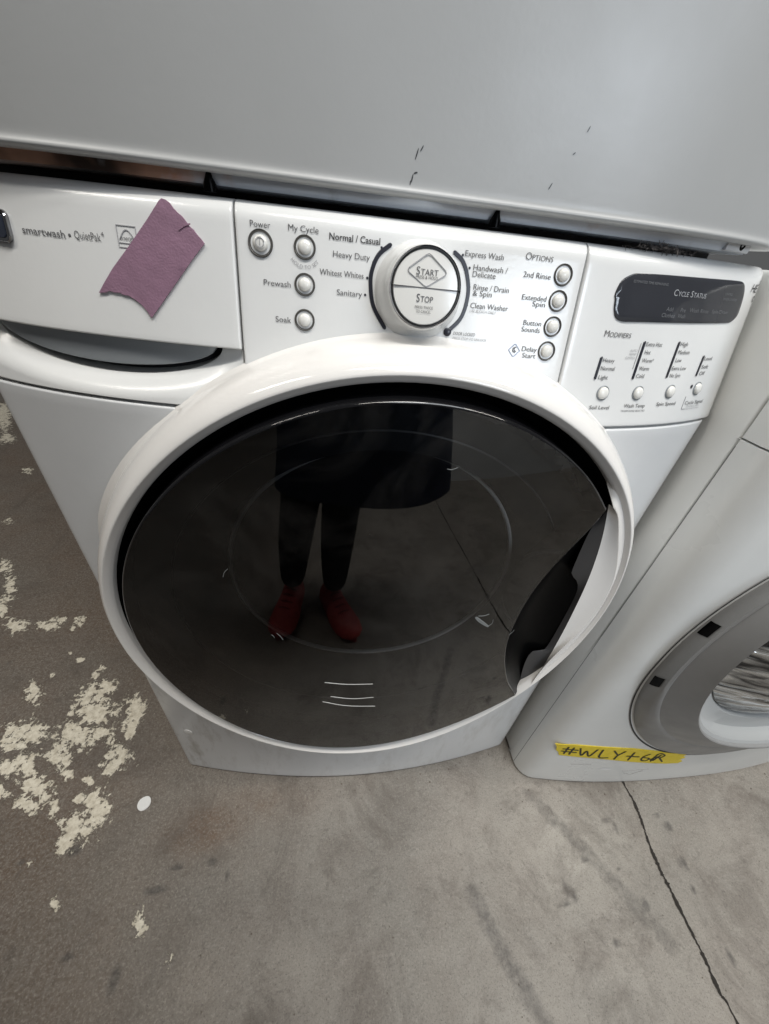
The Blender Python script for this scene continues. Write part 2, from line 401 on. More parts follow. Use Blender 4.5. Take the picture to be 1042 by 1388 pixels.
# logo on the rounded corner
def YM(x, z): return Y(x, z)+(.015-math.sqrt(max(0, .015**2-max(0, x-.7055)**2)))
lettering('HE', .6955, .7080, .9475, .0066, INKD, MODULE, shear=.25, fn=YM)
lettering('3', .7080, .7110, .9525, .0036, INKD, MODULE, shear=.2, fn=YM)
lettering('t', .7045, .7085, .9400, .0068, INKD, MODULE, shear=.2, fn=YM)
# drawer words, certification mark
lettering('smartwash', .0768, .1088, .9335, .0044, INK, DRAWER, bold=.008)
lathe('cycle_dot', .1122, .9334, [(.0010, .0002), (.0009, .0005), (0, .0006)], INK, DRAWER, seg=12)
lettering('QuietPak', .1158, .1345, .9342, .0046, INK, DRAWER); lettering('4', .1350, .1371, .9362, .0026, INK, DRAWER)
e0, e1, f0, f1 = .1468, .1600, .9300, .9426
ribbon('energy_mark', [(e0, f1), (e1, f1), (e1, f0), (e0, f0)], .0006, INKL, DRAWER, closed=True, thick=.0001)
ribbon('energy_mark', [(e0+.0012+.0108*k/12, f0+.0045+.0058*math.sin(PI*k/12)) for k in range(13)], .0007, INKL, DRAWER, thick=.0001)
ribbon('energy_mark', [(e0+.0004, f0+.0026), ((e0+e1)/2, f0+.0026), (e1-.0004, f0+.0026)], .0004, INKL, DRAWER, thick=.0001)
lettering('energy', e0+.0014, e1-.0012, f0+.0056, .0026, INK, DRAWER, shear=.4)
# badge
bm = bmesh.new()
def rrect(x0, x1, z0, z1, r, n=5):
    o = []
    for cx, cz, a in ((x1-r, z1-r, 0), (x0+r, z1-r, 90), (x0+r, z0+r, 180), (x1-r, z0+r, 270)):
        for k in range(n): t = math.radians(a+90*k/(n-1)); o.append((cx+r*math.cos(t), cz+r*math.sin(t)))
    return o
def inset_badge(name, outline_fn, steps, m, parent, fn=Y):
    rows = []
    bm = bmesh.new()
    for ins, l in steps:
        rows.append([bm.verts.new((x, fn(x, z)-l, z)) for x, z in outline_fn(ins)])
    for A, B in zip(rows, rows[1:]):
        for k in range(len(A)): bm.faces.new((A[k], A[(k+1) % len(A)], B[(k+1) % len(A)], B[k]))
    bm.faces.new(rows[-1]); return bm_obj(name, bm, m, parent)
bo = lambda i: rrect(.012+i, .0682-i, .9245+i, .9440-i, .0045-i*.6)
bd = inset_badge('badge', bo, [(0, -.001), (0, .0022), (.0008, .0034), (.0022, .0034), (.0028, .0026)], CHROME, DRAWER)
inset_badge('badge_inlay', lambda i: rrect(.0152+i, .0652-i, .9272+i, .9415-i, .003), [(0, .0027), (.0003, .0030)], mat('badge_navy', (.02, .025, .04), .15, coat=.5), bd)
# display window
DO = [(.5290, .9300), (.5278, .9340), (.5310, .9430), (.5400, .9482), (.5480, .9492), (.5713, .9502), (.6200, .9512), (.6650, .9520), (.6760, .9510), (.6815, .9470), (.6850, .9400), (.6870, .9300),
      (.6860, .9235), (.6790, .9190), (.6676, .9178), (.6200, .9164), (.5711, .9151), (.5500, .9143), (.5416, .9142), (.5345, .9165), (.5305, .9230)]
DOd = dense(DO+[DO[0]], 4)[:-1]
cdx = sum(p[0] for p in DOd)/len(DOd); cdz = sum(p[1] for p in DOd)/len(DOd)
def dscale(s): return [(cdx+(p[0]-cdx)*(1-s/.08), cdz+(p[1]-cdz)*(1-s/.018)) for p in DOd]
bm = bmesh.new()
pts = dscale(0); inner = [dscale(.0003), dscale(.0006)]
rows = [[bm.verts.new((x, Y(x, z)-l, z)) for x, z in loop] for loop, l in ((pts, -.0005), (inner[0], .0009), (inner[1], .0011))]
for A, B in zip(rows, rows[1:]):
    for k in range(len(A)): bm.faces.new((A[k], A[(k+1) % len(A)], B[(k+1) % len(A)], B[k]))
loop = inner[1]; P2 = [Vector(p) for p in loop]; nl = len(P2)
xs_ = np.arange(.53, .688, .004); zs_ = np.arange(.916, .951, .004)
def inside(p, poly):
    c = False; j = len(poly)-1
    for i in range(len(poly)):
        if (poly[i][1] > p[1]) != (poly[j][1] > p[1]) and p[0] < (poly[j][0]-poly[i][0])*(p[1]-poly[i][1])/(poly[j][1]-poly[i][1])+poly[i][0]: c = not c
        j = i
    return c
sh = dscale(.002)
P2 += [Vector((a, b)) for a in xs_ for b in zs_ if inside((a, b), sh)]
vv, ee, ff, _, _, _ = delaunay_2d_cdt(P2, [], [list(range(nl))], 1, 1e-7)
nv = [bm.verts.new((p.x, Y(p.x, p.y)-.0011, p.y)) for p in vv]
for f in ff:
    try: bm.faces.new([nv[i] for i in f])
    except ValueError: pass
bmesh.ops.remove_doubles(bm, verts=bm.verts, dist=1e-5)
DISPLAY = bm_obj('display_window', bm, DISPL, MODULE)
for s, x0, x1, z, hh, m in (('CYCLE STATUS', .5872, .6270, .9385, .0046, DISTXT), ('ESTIMATED TIME REMAINING', .5420, .5780, .9435, .0018, DISTXF), ('DOOR LOCKED', .6520, .6740, .9370, .0018, DISTXF), ('CONTROL', .6520, .6640, .9410, .0018, DISTXF),
                         ('Add', .5845, .5920, .9262, .0030, DISTXF), ('Pre', .6010, .6070, .9262, .0030, DISTXF), ('Wash Rinse', .6120, .6370, .9266, .0030, DISTXF), ('Spin/Drain', .6420, .6660, .9268, .0028, DISTXF), ('Clothes', .5810, .5960, .9215, .0030, DISTXF), ('Wash', .5995, .6090, .9217, .0030, DISTXF)):
    lettering(s, x0, x1, z, hh, m, MODULE, lift=.0014, smallcaps=s.startswith('CYC'))

# dial -------------------------------------------------------------------------
KX, KZ = .3620, .9213
kn = Vector((0, -1, 0)); 
def kfn(x, z): return Y(KX, KZ)+(z-KZ)*.20
KP = [(.0352, -.006), (.0338, .0005), (.0318, .004), (.0296, .008), (.0281, .0125), (.0272, .0175), (.0268, .0215), (.0264, .0245), (.0257, .0258)]
DIAL = lathe('control_dial', KX, KZ, KP, CONS, WS, seg=72, fn=kfn)
lathe('chrome_ring', KX, KZ, [(.0257, .0256), (.0254, .0274), (.0250, .0282), (.0244, .0280), (.0238, .0258), (.0235, .024)], CHROME, DIAL, seg=72, fn=kfn)
def half_cap(name, a0, a1, dz):
    o, ax, az, n = frame_at(KX, KZ, 0, kfn)
    R = .0233; gap = .0003; vs = []; rings = [(R, .024), (R, .0264), (R-.0005, .0270), (R*.75, .0273), (R*.5, .0275), (R*.25, .0276), (.0005, .0276)]
    K = 36
    for k in range(K+1):
        t = a0+(a1-a0)*k/K
        for r, d in rings:
            px, pz = r*math.cos(t), r*math.sin(t)
            s = 1 if dz > 0 else -1
            pz = s*max(abs(pz), gap) if True else pz
            vs.append(o+ax*px+az*(pz-.0)+n*d)
    return link(name, mesh(vs, grid_faces(K+1, len(rings))), BUTTON, DIAL)
TILT = math.radians(-1)
half_cap('start_button', TILT, PI+TILT, 1); half_cap('stop_button', PI+TILT, 2*PI+TILT, -1)
o_, ax_, az_, n_ = frame_at(KX, KZ, 0, kfn)
def kface(x, z): 
    # depth of the cap face under (x, z)
    u = (x-KX); v = (z-KZ)
    return kfn(x, z)-.0276/math.cos(math.atan(.2))-.0001
KZF = KZ+.0276*.196
def kl(s, x0, x1, z, hh, m=INK, **k): lettering(s, KX+x0, KX+x1, KZF+z, hh, m, DIAL, fn=kface, lift=.0002, **k)
kl('START', -.0078, .0078, .0098, .0046, smallcaps=True, bold=.004); kl('PRESS & HOLD', -.0078, .0078, .0062, .0019)
kl('STOP', -.0060, .0060, -.0062, .0048, bold=.004, smallcaps=True); kl('PRESS TWICE', -.0066, .0066, -.0118, .0017); kl('TO CANCEL', -.0054, .0054, -.0144, .0017)
dm = [(-.0135, .0098), (-.0128, .0112), (-.0018, .0192), (0, .0200), (.0018, .0192), (.0128, .0112), (.0135, .0098), (.0128, .0084), (.0018, .0016), (0, .0010), (-.0018, .0016), (-.0128, .0084)]
ribbon('start_diamond', [(KX+a, KZF+b) for a, b in dm], .0006, INKL, DIAL, fn=kface, lift=.0002, closed=True, thick=.0001)
ribbon('split_line', [(KX-.0230, KZF), (KX, KZF), (KX+.0230, KZF)], .0008, INK, DIAL, fn=kface, lift=0, thick=.0001)

# ------------------------------------------------------------------ door
DC = (.36, .579)
def S(x, z, off=0): return -.095+off+.0257*(z-DC[1])+.2021*(x-DC[0])**2
def four(c, t):
    r = c[0]
    for k in range(1, (len(c)+1)//2): r += c[2*k-1]*math.cos(k*t)+c[2*k]*math.sin(k*t)
    return r
CREST = [0.29232, -0.00583, 0.00065, -0.00171, 0.0066, 0.00029, 0.00215, 0.00197, 0.00041, -0.00031, -8e-05]
GLS = [0.27318, -0.00117, 0.00593, 0.00442, 0.0056, 0.00509, -3e-05, 0.00315, -0.00179]
DOOR = None
def ring_loft(name, prof, m, parent, seg=160, coef=CREST):
    vs = []
    for k in range(seg):
        t = 2*PI*k/seg; R = four(coef, t)
        for dr, kind, val in prof:
            # the foot of the ring flares into the lower panel, not into the console
            fl_ = min(max((.80-(DC[1]+R*math.sin(t)))/.12, 0), 1)
            r = R+dr+(fl_*.011*max(0, 1-val/.2)**2 if kind == 'P' else 0); x = DC[0]+r*math.cos(t); z = DC[1]+r*math.sin(t)
            if kind == 'S': y = S(x, z, val)
            else:
                yp = Y(min(max(x, .004), .708), z); y = yp+(S(x, z)-yp)*val
            vs.append((x, y, z))
    return link(name, mesh(vs, grid_faces(seg, len(prof), wrap=True)), m, parent, auto=50)
DOOR = ring_loft('door', [(.021, 'P', -.05), (.0195, 'P', .02), (.0182, 'P', .08), (.0176, 'P', .18), (.0168, 'P', .32), (.0155, 'P', .47), (.0134, 'P', .63), (.0102, 'P', .79), (.0064, 'P', .92), (.0028, 'P', .985),
                          (.0010, 'S', -.0002), (.0002, 'S', .0000), (-.0005, 'S', .0008), (-.0034, 'S', .0036), (-.0060, 'S', .0062), (-.0066, 'S', .0075), (-.0070, 'S', .016), (-.0085, 'S', .045)], DOORW, WS)
ring_loft('door_bezel', [(-.0070, 'S', .013), (-.0105, 'S', .0165), (-.0140, 'S', .020), (-.018, 'S', .030), (-.030, 'S', .042), (-.05, 'S', .043)], BLACKM, DOOR)
HD = .010
def GY(x, z, off=-.005):
    r2 = ((x-DC[0])**2+(z-DC[1])**2)/.27**2
    return S(x, z, off)-HD*(1-min(r2, 1.1))
PL = [(.5674, .7579), (.5575, .7324), (.5378, .7106), (.529, .6793), (.5193, .6513), (.5149, .6109), (.5158, .5669), (.5257, .5226), (.5482, .4653), (.5734, .4252)]
PL = dense([PL[0], (.5560, .7335), (.5415, .7065), (.5290, .6790), (.5195, .6480), (.5150, .6109), (.5160, .5669), (.5260, .5226), (.5470, .4690), (.5734, .4252)], 6)
tA = math.atan2(.7579-DC[1], .5674-DC[0]); tB = 2*PI+math.atan2(.4252-DC[1], .5734-DC[0])
bnd = []
for k in range(150):
    t = tA+(tB-tA)*k/150; R = four(GLS, t)
    # meet the ends of the hand hold exactly
    eA = math.exp(-((t-tA)/.12)**2); eB = math.exp(-((tB-t)/.12)**2)
    R += eA*(math.hypot(.2074, .1789)-four(GLS, tA))+eB*(math.hypot(.2134, .1538)-four(GLS, tB))
    bnd.append((DC[0]+R*math.cos(t), DC[1]+R*math.sin(t)))
bnd += [(p[0], p[1]) for p in PL[::-1]]
# drop duplicates
bl = [bnd[0]]
for p in bnd[1:]:
    if math.hypot(p[0]-bl[-1][0], p[1]-bl[-1][1]) > .0012 and math.hypot(p[0]-bl[0][0], p[1]-bl[0][1]) > .0012: bl.append(p)
nb = len(bl)
def inset_loop(L, d):
    o = []
    for i in range(len(L)):
        a = Vector(L[i-1]); b = Vector(L[i]); c = Vector(L[(i+1) % len(L)])
        t = ((c-b).normalized()+(b-a).normalized())
        t = t.normalized() if t.length > 1e-6 else (c-b).normalized()
        n = Vector((-t.y, t.x)); o.append((b.x+n.x*d, b.y+n.y*d))
    return o
inn = inset_loop(bl, .0022)
bm = bmesh.new()
P2 = [Vector(p) for p in inn]
P2 += [Vector((a, b)) for a in np.arange(.08, .64, .009) for b in np.arange(.3, .87, .009) if inside((a, b), inset_loop(bl, .006))]
vv, ee, ff, _, _, _ = delaunay_2d_cdt(P2, [], [list(range(nb))], 1, 1e-7)
nv = [bm.verts.new((p.x, GY(p.x, p.y), p.y)) for p in vv]
for f in ff:
    bm.faces.new([nv[i] for i in f])
bmesh.ops.recalc_face_normals(bm, faces=bm.faces)
for f in bm.faces:
    if f.normal.y > 0: f.normal_flip()
PANE = bm_obj('door_glass', bm, GLASS, DOOR, recalc=False)
bm = bmesh.new()
rows = []
for L, d in ((inn, 0), (inset_loop(bl, .0008), .0006), (bl, .0022), (inset_loop(bl, -.0004), .006), (inset_loop(bl, -.0006), .045)):
    rows.append([bm.verts.new((x, GY(x, z)+d, z)) for x, z in L])
for A, B in zip(rows, rows[1:]):
    for k in range(nb): bm.faces.new((A[k], A[(k+1) % nb], B[(k+1) % nb], B[k]))
bm_obj('glass_rim', bm, BLACK, DOOR)
# hand hold
def resample(pts, n):
    P = np.array(pts, float); d = np.r_[0, np.cumsum(np.linalg.norm(np.diff(P, axis=0), axis=1))]; s = np.linspace(0, d[-1], n)
    return np.stack([np.interp(s, d, P[:, i]) for i in range(2)], 1)
NP = 40
left = resample(PL, NP)
dw = resample(dense([(.5781, .7560), (.5923, .7095), (.6023, .6575), (.6075, .602), (.61, .531), (.6078, .4555), (.5968, .4024)], 6), NP)
wh = resample(dense([(.5750, .7600), (.5895, .7450), (.6045, .7170), (.6225, .6790), (.6350, .6420), (.6385, .6020), (.6325, .5650), (.6210, .5340), (.6035, .4830), (.5960, .4260)], 6), NP)
gp = resample(dense([(.5823, .7471), (.5768, .7179), (.5790, .6700), (.5815, .6530), (.5965, .6370), (.6035, .6150), (.6045, .560), (.6025, .5090), (.5950, .5030), (.5809, .5015), (.5800, .470), (.5898, .4116)], 5), NP)
wh[0] = (dw[0][0]+.0004, dw[0][1]+.0006)
# black scooped cavity
vs = []
for i in range(NP):
    a, b = left[i], dw[i]; wdt = math.sin(PI*min(max((i+.6)/NP, 0), 1))**.6
    for s in np.linspace(0, 1, 12):
        x, z = a*(1-s)+b*s; dep = -.004+(.016+.012)*0
        y0 = S(x, z, -.005)+.0005*(1-s); y1 = S(x, z, .012)
        y = y0*(1-s)+y1*s+wdt*.020*(math.sin(PI*min(1, s*1.02))**.75)
        vs.append((x, y, z))
link('handle_recess', mesh(vs, grid_faces(NP, 12)), BLACKM, DOOR)
vs = []
for i in range(NP):
    for s in np.linspace(0, 1, 4):
        x, z = gp[i]*(1-s)+dw[i]*s; vs.append((x, S(x, z, .0135-.0052*s), z))
link('handle_plate', mesh(vs, grid_faces(NP, 4)), PLATE, DOOR)
vs = []
for i in range(NP):
    for s in np.linspace(0, 1, 9):
        x, z = dw[i]*(1-s)+wh[i]*s; vs.append((x, S(x, z, .0080*(1-s)+.0014*s+.0012*math.sin(PI*s)), z))
link('handle_grip', mesh(vs, grid_faces(NP, 9)), DOORW, DOOR)
# lip between the grip and the ring, running out into the channel at both ends
LI = [(p[0], p[1], .0014) for p in wh]
def polar(p): return math.atan2(p[1]-DC[1], p[0]-DC[0]), math.hypot(p[0]-DC[0], p[1]-DC[1])
for end, sg in ((0, 1), (-1, -1)):
    t0, r0 = polar(wh[end])
    for k in range(1, 9):
        t = t0+sg*k*.014; e = k/8; rr = r0*(1-e)+(four(CREST, t)-.0066)*e
        p = (DC[0]+rr*math.cos(t), DC[1]+rr*math.sin(t), .0014+.0090*min(1, e*(1.3 if end == 0 else 3)))
        if end == 0: LI.insert(0, p)
        else: LI.append(p)
vs = []
for x0_, z0_, d0 in LI:
    th, r0 = polar((x0_, z0_)); R = four(CREST, th)-.0030
    e = (DC[0]+R*math.cos(th), DC[1]+R*math.sin(th))
    for s_, d in ((0, d0), (.06, d0+.0011), (.12, d0+.0004), (.5, d0*.6+.0042*.4), (1, .0047)):
        x, z = x0_*(1-s_)+e[0]*s_, z0_*(1-s_)+e[1]*s_; vs.append((x, S(x, z, d), z))
link('handle_lip', mesh(vs, grid_faces(len(LI), 5)), DOORW, DOOR)
# inner bowl behind the pane
BOWL = mat('inner_bowl', (.002, .002, .0018), .6, spec=.05); RIDGE = mat('bowl_ridge', (.10, .10, .10), .3); RIM = mat('bowl_rim', (.55, .55, .53), .3); FLANGE = mat('bowl_flange', (.018, .019, .020), .5, spec=.2)
def bowl_ring(name, prof, m, seg=96):
    vs = []
    for k in range(seg):
        t = 2*PI*k/seg
        for r, y, cz in prof: vs.append((.350+r*math.cos(t), y, cz+r*math.sin(t)))
    return link(name, mesh(vs, grid_faces(seg, len(prof), wrap=True)), m, DOOR)
bowl_ring('bowl_flange', [(.262, -.064, .585), (.250, -.0610, .590), (.225, -.0585, .593), (.184, -.052, .612), (.1665, -.042, .630)], FLANGE)
for r_, y_, c_ in ((.2255, -.0587, .593),):
    bowl_ring('bowl_ridge', [(r_+.0009, y_, c_), (r_+.0007, y_-.0010, c_), (r_, y_-.0014, c_), (r_-.0007, y_-.0010, c_), (r_-.0009, y_, c_)], RIDGE)
bowl_ring('bowl_rim', [(.1665, -.042, .630), (.1658, -.0440, .631), (.1640, -.0448, .631), (.1622, -.0440, .631), (.1615, -.041, .631)], RIM)
bowl_ring('inner_bowl', [(.1615, -.041, .631), (.158, -.02, .628), (.15, .005, .624), (.12, .028, .62), (.06, .038, .62), (.001, .040, .62)], BOWL)
# scrapes on the pane
SCR = mat('scrape_white', (.20, .21, .21), .6)
for p, wd in (([(.4600, .6215), (.4660, .6160), (.4735, .6090), (.4790, .6035)], .0026), ([(.4600, .6200), (.4650, .6140), (.4720, .6080), (.4775, .6040)], .0012), ([(.4625, .6232), (.4690, .6228), (.4750, .6250)], .0007), ([(.4790, .6035), (.4830, .6085), (.4825, .6150)], .0006),
              ([(.402, .805), (.397, .803), (.393, .8035)], .0005), ([(.197, .678), (.199, .684), (.203, .689)], .0005), ([(.512, .583), (.515, .588), (.516, .592)], .0005), ([(.242, .600), (.246, .594), (.248, .589)], .0005), ([(.236, .597), (.238, .595), (.239, .592)], .0004)):
    ribbon('scrape', dense(p, 5), wd, SCR, PANE, fn=GY, lift=.0002, thick=.0001)
# short pale lines near the foot of the pane: tube lamp highlights painted on
GLINT = mat('painted_glint', (.55, .55, .53), .2)
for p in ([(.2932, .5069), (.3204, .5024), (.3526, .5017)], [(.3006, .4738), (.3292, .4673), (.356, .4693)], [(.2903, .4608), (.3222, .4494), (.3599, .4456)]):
    ribbon('painted_glint', dense(p, 6), .0009, GLINT, PANE, fn=GY, lift=.0002, thick=.0002)
# cap over the lower left screw
lathe('screw_cap', .0372, .1768, [(.0085, 0), (.0082, .0008), (.006, .0014), (0, .0016)], mat('cap_grey', (.82, .82, .80), .4), WS, seg=24)

# ------------------------------------------------------------------ dryer on top
DR = empty('clothes_dryer', (.356, .35, .967), 'plain white dryer cabinet stacked on the washer, filling the top of the photo', 'dryer')
def YD(x, z): return .030-.050*(1-min(abs((x-.352)/.36), 1)**5)+.012*(max(0, (z-.98))/.9)
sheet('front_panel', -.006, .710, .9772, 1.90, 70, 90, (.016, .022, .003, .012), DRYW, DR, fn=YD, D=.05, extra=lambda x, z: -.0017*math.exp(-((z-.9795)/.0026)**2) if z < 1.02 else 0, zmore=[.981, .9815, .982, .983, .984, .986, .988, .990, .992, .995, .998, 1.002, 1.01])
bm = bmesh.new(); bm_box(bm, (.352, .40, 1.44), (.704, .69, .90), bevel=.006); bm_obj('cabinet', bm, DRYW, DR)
# recessed base rail under the lip, rusty towards the left
def rail_mat():
    m = bpy.data.materials.new('rail_steel'); m.use_nodes = True; nt = m.node_tree; b = nt.nodes['Principled BSDF']
    b.inputs['Roughness'].default_value = .28; b.inputs['Metallic'].default_value = .35
    geo = nt.nodes.new('ShaderNodeNewGeometry'); sx = nt.nodes.new('ShaderNodeSeparateXYZ'); nt.links.new(geo.outputs['Position'], sx.inputs[0])
    n = nt.nodes.new('ShaderNodeTexNoise'); n.inputs['Scale'].default_value = 45; n.inputs['Detail'].default_value = 5; nt.links.new(geo.outputs['Position'], n.inputs['Vector'])
    mr = nt.nodes.new('ShaderNodeMapRange'); mr.inputs[1].default_value = .24; mr.inputs[2].default_value = .08; nt.links.new(sx.outputs['X'], mr.inputs[0])
    ad = nt.nodes.new('ShaderNodeMath'); ad.operation = 'ADD'; nt.links.new(mr.outputs[0], ad.inputs[0]); nt.links.new(n.outputs['Fac'], ad.inputs[1])
    st = nt.nodes.new('ShaderNodeMapRange'); st.inputs[1].default_value = .62; st.inputs[2].default_value = .95; nt.links.new(ad.outputs[0], st.inputs[0])
    cr = nt.nodes.new('ShaderNodeValToRGB'); cr.color_ramp.elements[0].color = (.035, .022, .018, 1); cr.color_ramp.elements[1].color = (.48, .28, .20, 1)
    n2 = nt.nodes.new('ShaderNodeTexNoise'); n2.inputs['Scale'].default_value = 16; n2.inputs['Detail'].default_value = 3; nt.links.new(geo.outputs['Position'], n2.inputs['Vector'])
    nt.links.new(n2.outputs['Fac'], cr.inputs[0]); cr.color_ramp.elements[0].position = .42; cr.color_ramp.elements[1].position = .62
    mx = nt.nodes.new('ShaderNodeMix'); mx.data_type = 'RGBA'; nt.links.new(st.outputs[0], mx.inputs[0]); mx.inputs[6].default_value = (.50, .54, .60, 1); nt.links.new(cr.outputs[0], mx.inputs[7])
    nt.links.new(mx.outputs[2], b.inputs['Base Color']); return m
vs = []
XS = np.linspace(.004, .662, 80)
for x in XS:
    for z, d in ((.986, .008), (.9790, .0085), (.9735, .0112), (.9712, .0125), (.9707, .018), (.9707, .10)): vs.append((x, YD(x, .98)+d, z))
RAIL = link('base_rail', mesh(vs, grid_faces(80, 6)), rail_mat(), DR)
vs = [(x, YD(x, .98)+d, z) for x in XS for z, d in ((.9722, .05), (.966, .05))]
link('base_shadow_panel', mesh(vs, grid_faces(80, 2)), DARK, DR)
for cx in (.2118, .4182):                    # black locating pegs
    bm = bmesh.new(); y = YD(cx, .98)+.010
    bm_tube(bm, [(cx, y, .9865), (cx+.0003, y-.001, .979), (cx, y-.001, .9745), (cx, y, .9715), (cx, y, .967)], [.0007, .0010, .0026, .0042, .0046], n=10)
    bm_obj('locating_peg', bm, BLACKM, DR)
# corner bracket with its screw
bm = bmesh.new(); bm_box(bm, (.646, .0085, .9770), (.034, .003, .0105), rot=Matrix.Rotation(.30, 3, 'Z'), bevel=.001)
BR = bm_obj('corner_bracket', bm, mat('bracket_grey', (.55, .56, .58), .35, metal=.3), DR)
lathe('screw', .6500, .9770, [(.0042, .0), (.0042, .0018), (.003, .0026), (.0012, .0020), (0, .0014)], BLACKM, BR, seg=20, fn=lambda x, z: .0072+(x-.64)*.31)
# chips in the dryer paint
for k, (cx, cz, l, a) in enumerate(((.3515, 1.0000, .0065, 75), (.3545, 1.0030, .0038, 60), (.3500, .9875, .005, 80), (.3520, .9905, .003, 20), (.3490, .9850, .0028, 85), (.4665, 1.0245, .0035, 70), (.4610, 1.0118, .0022, 40), (.4500, .9935, .0045, 65))):
    ca, sa = math.cos(math.radians(a)), math.sin(math.radians(a)); bm = bmesh.new(); loop = []
    for t in range(10):
        th = 2*PI*t/10; u = l/2*math.cos(th); v = (.0003+.0002*random.random())*math.sin(th)
        x, z = cx+u*ca-v*sa, cz+u*sa+v*ca; loop.append(bm.verts.new((x, YD(x, z)-.0002, z)))
    bm.faces.new(loop); bm_obj('paint_chip', bm, PLATE, DR, smooth=False)

# ------------------------------------------------------------------ neighbouring washer
NB = empty('front_load_washer', (1.077, .3, 0), 'white washer with grey ringed door and yellow tape, cut off by the right edge', 'washing machine')
NX0, NX1 = .7225, 1.432
def YN(x, z):
    u = min(abs((x-1.077)/.3555), 1)
    return -.066-.028*(1-u**2.5)-.02*min(max(z, 0), .5)/.5
def nround(x0, x1, z0, z1, nx, nz, r, D, name, m, parent, fn=YN, bot=.004, top=.002, extra=None, hole=None):
    return sheet(name, x0, x1, z0, z1, nx, nz, (r, r, bot, top), m, parent, fn=fn, D=D, extra=extra, hole=hole)
nround(NX0, NX1, .008, .8180, 70, 90, .030, .0495, 'front_panel', NEIW, NB)
nround(NX0+.0006, NX1, .8200, .962, 70, 20, .030, .0495, 'control_panel', NEIW, NB, bot=.002, top=.012)
bm = bmesh.new(); bm_box(bm, (1.077, .325, .486), (.7085, .72, .955), bevel=.004); bm_obj('cabinet', bm, NEIW, NB)
def YNs(x, z): return YN(x, z)
# door built of circles that step out from the panel
def circ_loft(name, rows, m, parent, seg=120):
    vs = []
    for k in range(seg):
        t = 2*PI*k/seg
        for cx, cz, R, y, *rz in rows:
            x = cx+R*math.cos(t); z = cz+(rz[0] if rz else R)*math.sin(t)
            yy = YN(min(max(x, .74), 1.41), z)+y[1] if isinstance(y, tuple) else y
            vs.append((x, yy, z))
    return link(name, mesh(vs, grid_faces(seg, len(rows), wrap=True)), m, parent)
DGREY = mat('grey_door_plastic', (.26, .26, .258), .4, var=.06, vscale=20, bump=.1, bscale=500)
PALE = mat('pale_door_plastic', (.36, .37, .37), .4)
P = ('p', 0)
circ_loft('door_gap_shade', [(1.072, .512, .3060, ('p', -.0012), .352), (1.072, .512, .3035, ('p', -.0006), .349), (1.071, .512, .2985, ('p', .016), .344)], DARK, NB)  # dark ring on the panel, painting in the shadow gap round the door
ND = circ_loft('door_ring', [(1.071, .512, .2985, ('p', .016), .344), (1.071, .512, .2985, ('p', -.004), .342), (1.068, .526, .2985, -.113, .318), (1.067, .534, .2985, -.1185), (1.067, .537, .2955, -.1205), (1.067, .538, .2935, -.1200), (1.066, .540, .2915, -.1215),
                             (1.055, .566, .2680, -.1440), (1.050, .575, .2620, -.1485), (1.050, .575, .2600, -.1475), (1.050, .574, .2580, -.1400)], DGREY, NB)
circ_loft('door_inner_ring', [(1.050, .574, .2590, -.1430), (1.050, .572, .252, -.1400), (1.050, .572, .252, -.128), (1.049, .566, .240, -.120), (1.047, .560, .210, -.116), (1.046, .556, .203, -.112), (1.046, .555, .195, -.080)], PALE, ND)
BOWLG = mat('door_bowl_glass', (.42, .43, .43), .06, metal=.85)
_nt = BOWLG.node_tree; _tc = _nt.nodes.new('ShaderNodeTexCoord'); _mp = _nt.nodes.new('ShaderNodeMapping'); _mp.inputs['Scale'].default_value = (9, 9, 46); _mp.inputs['Rotation'].default_value = (0, -.25, 0)
_n = _nt.nodes.new('ShaderNodeTexNoise'); _n.inputs['Scale'].default_value = 1; _n.inputs['Detail'].default_value = 3; _n.inputs['Distortion'].default_value = 1.1
_cr = _nt.nodes.new('ShaderNodeValToRGB'); _cr.color_ramp.elements[0].position = .42; _cr.color_ramp.elements[0].color = (.05, .05, .052, 1); _cr.color_ramp.elements[1].position = .60; _cr.color_ramp.elements[1].color = (.62, .63, .63, 1)  # streaky highlights and dark reflections put into the bowl's base colour
_nt.links.new(_tc.outputs['Object'], _mp.inputs[0]); _nt.links.new(_mp.outputs[0], _n.inputs['Vector']); _nt.links.new(_n.outputs['Fac'], _cr.inputs[0]); _nt.links.new(_cr.outputs[0], _nt.nodes['Principled BSDF'].inputs['Base Color'])
_bp = _nt.nodes.new('ShaderNodeBump'); _bp.inputs['Strength'].default_value = .8; _bp.inputs['Distance'].default_value = .01; _nt.links.new(_n.outputs['Fac'], _bp.inputs['Height']); _nt.links.new(_bp.outputs[0], _nt.nodes['Principled BSDF'].inputs['Normal'])
vs = []
for i in range(49):
    t = 2*PI*i/48
    for j in range(13):
        p = PI/2*j/12
        q = 1-.10*math.sin(3*p)
        vs.append((1.045+.199*math.cos(t)*math.cos(p)*q, -.112-.034*math.sin(p), .555+.199*math.sin(t)*math.cos(p)*q))
link('door_bowl', mesh(vs, grid_faces(49, 13)), BOWLG, ND)
circ_loft('door_gasket', [(1.05, .562, .189, -.082), (1.05, .562, .1, -.081), (1.05, .562, .001, -.081)], DARK, ND)
for a, b, c, d in (((.7740, .5790), (.7775, .5920), (.8010, .5735), (.7970, .5555)), ((.7690, .4860), (.7800, .4700), (.7990, .4480), (.7930, .4660))):
    pass
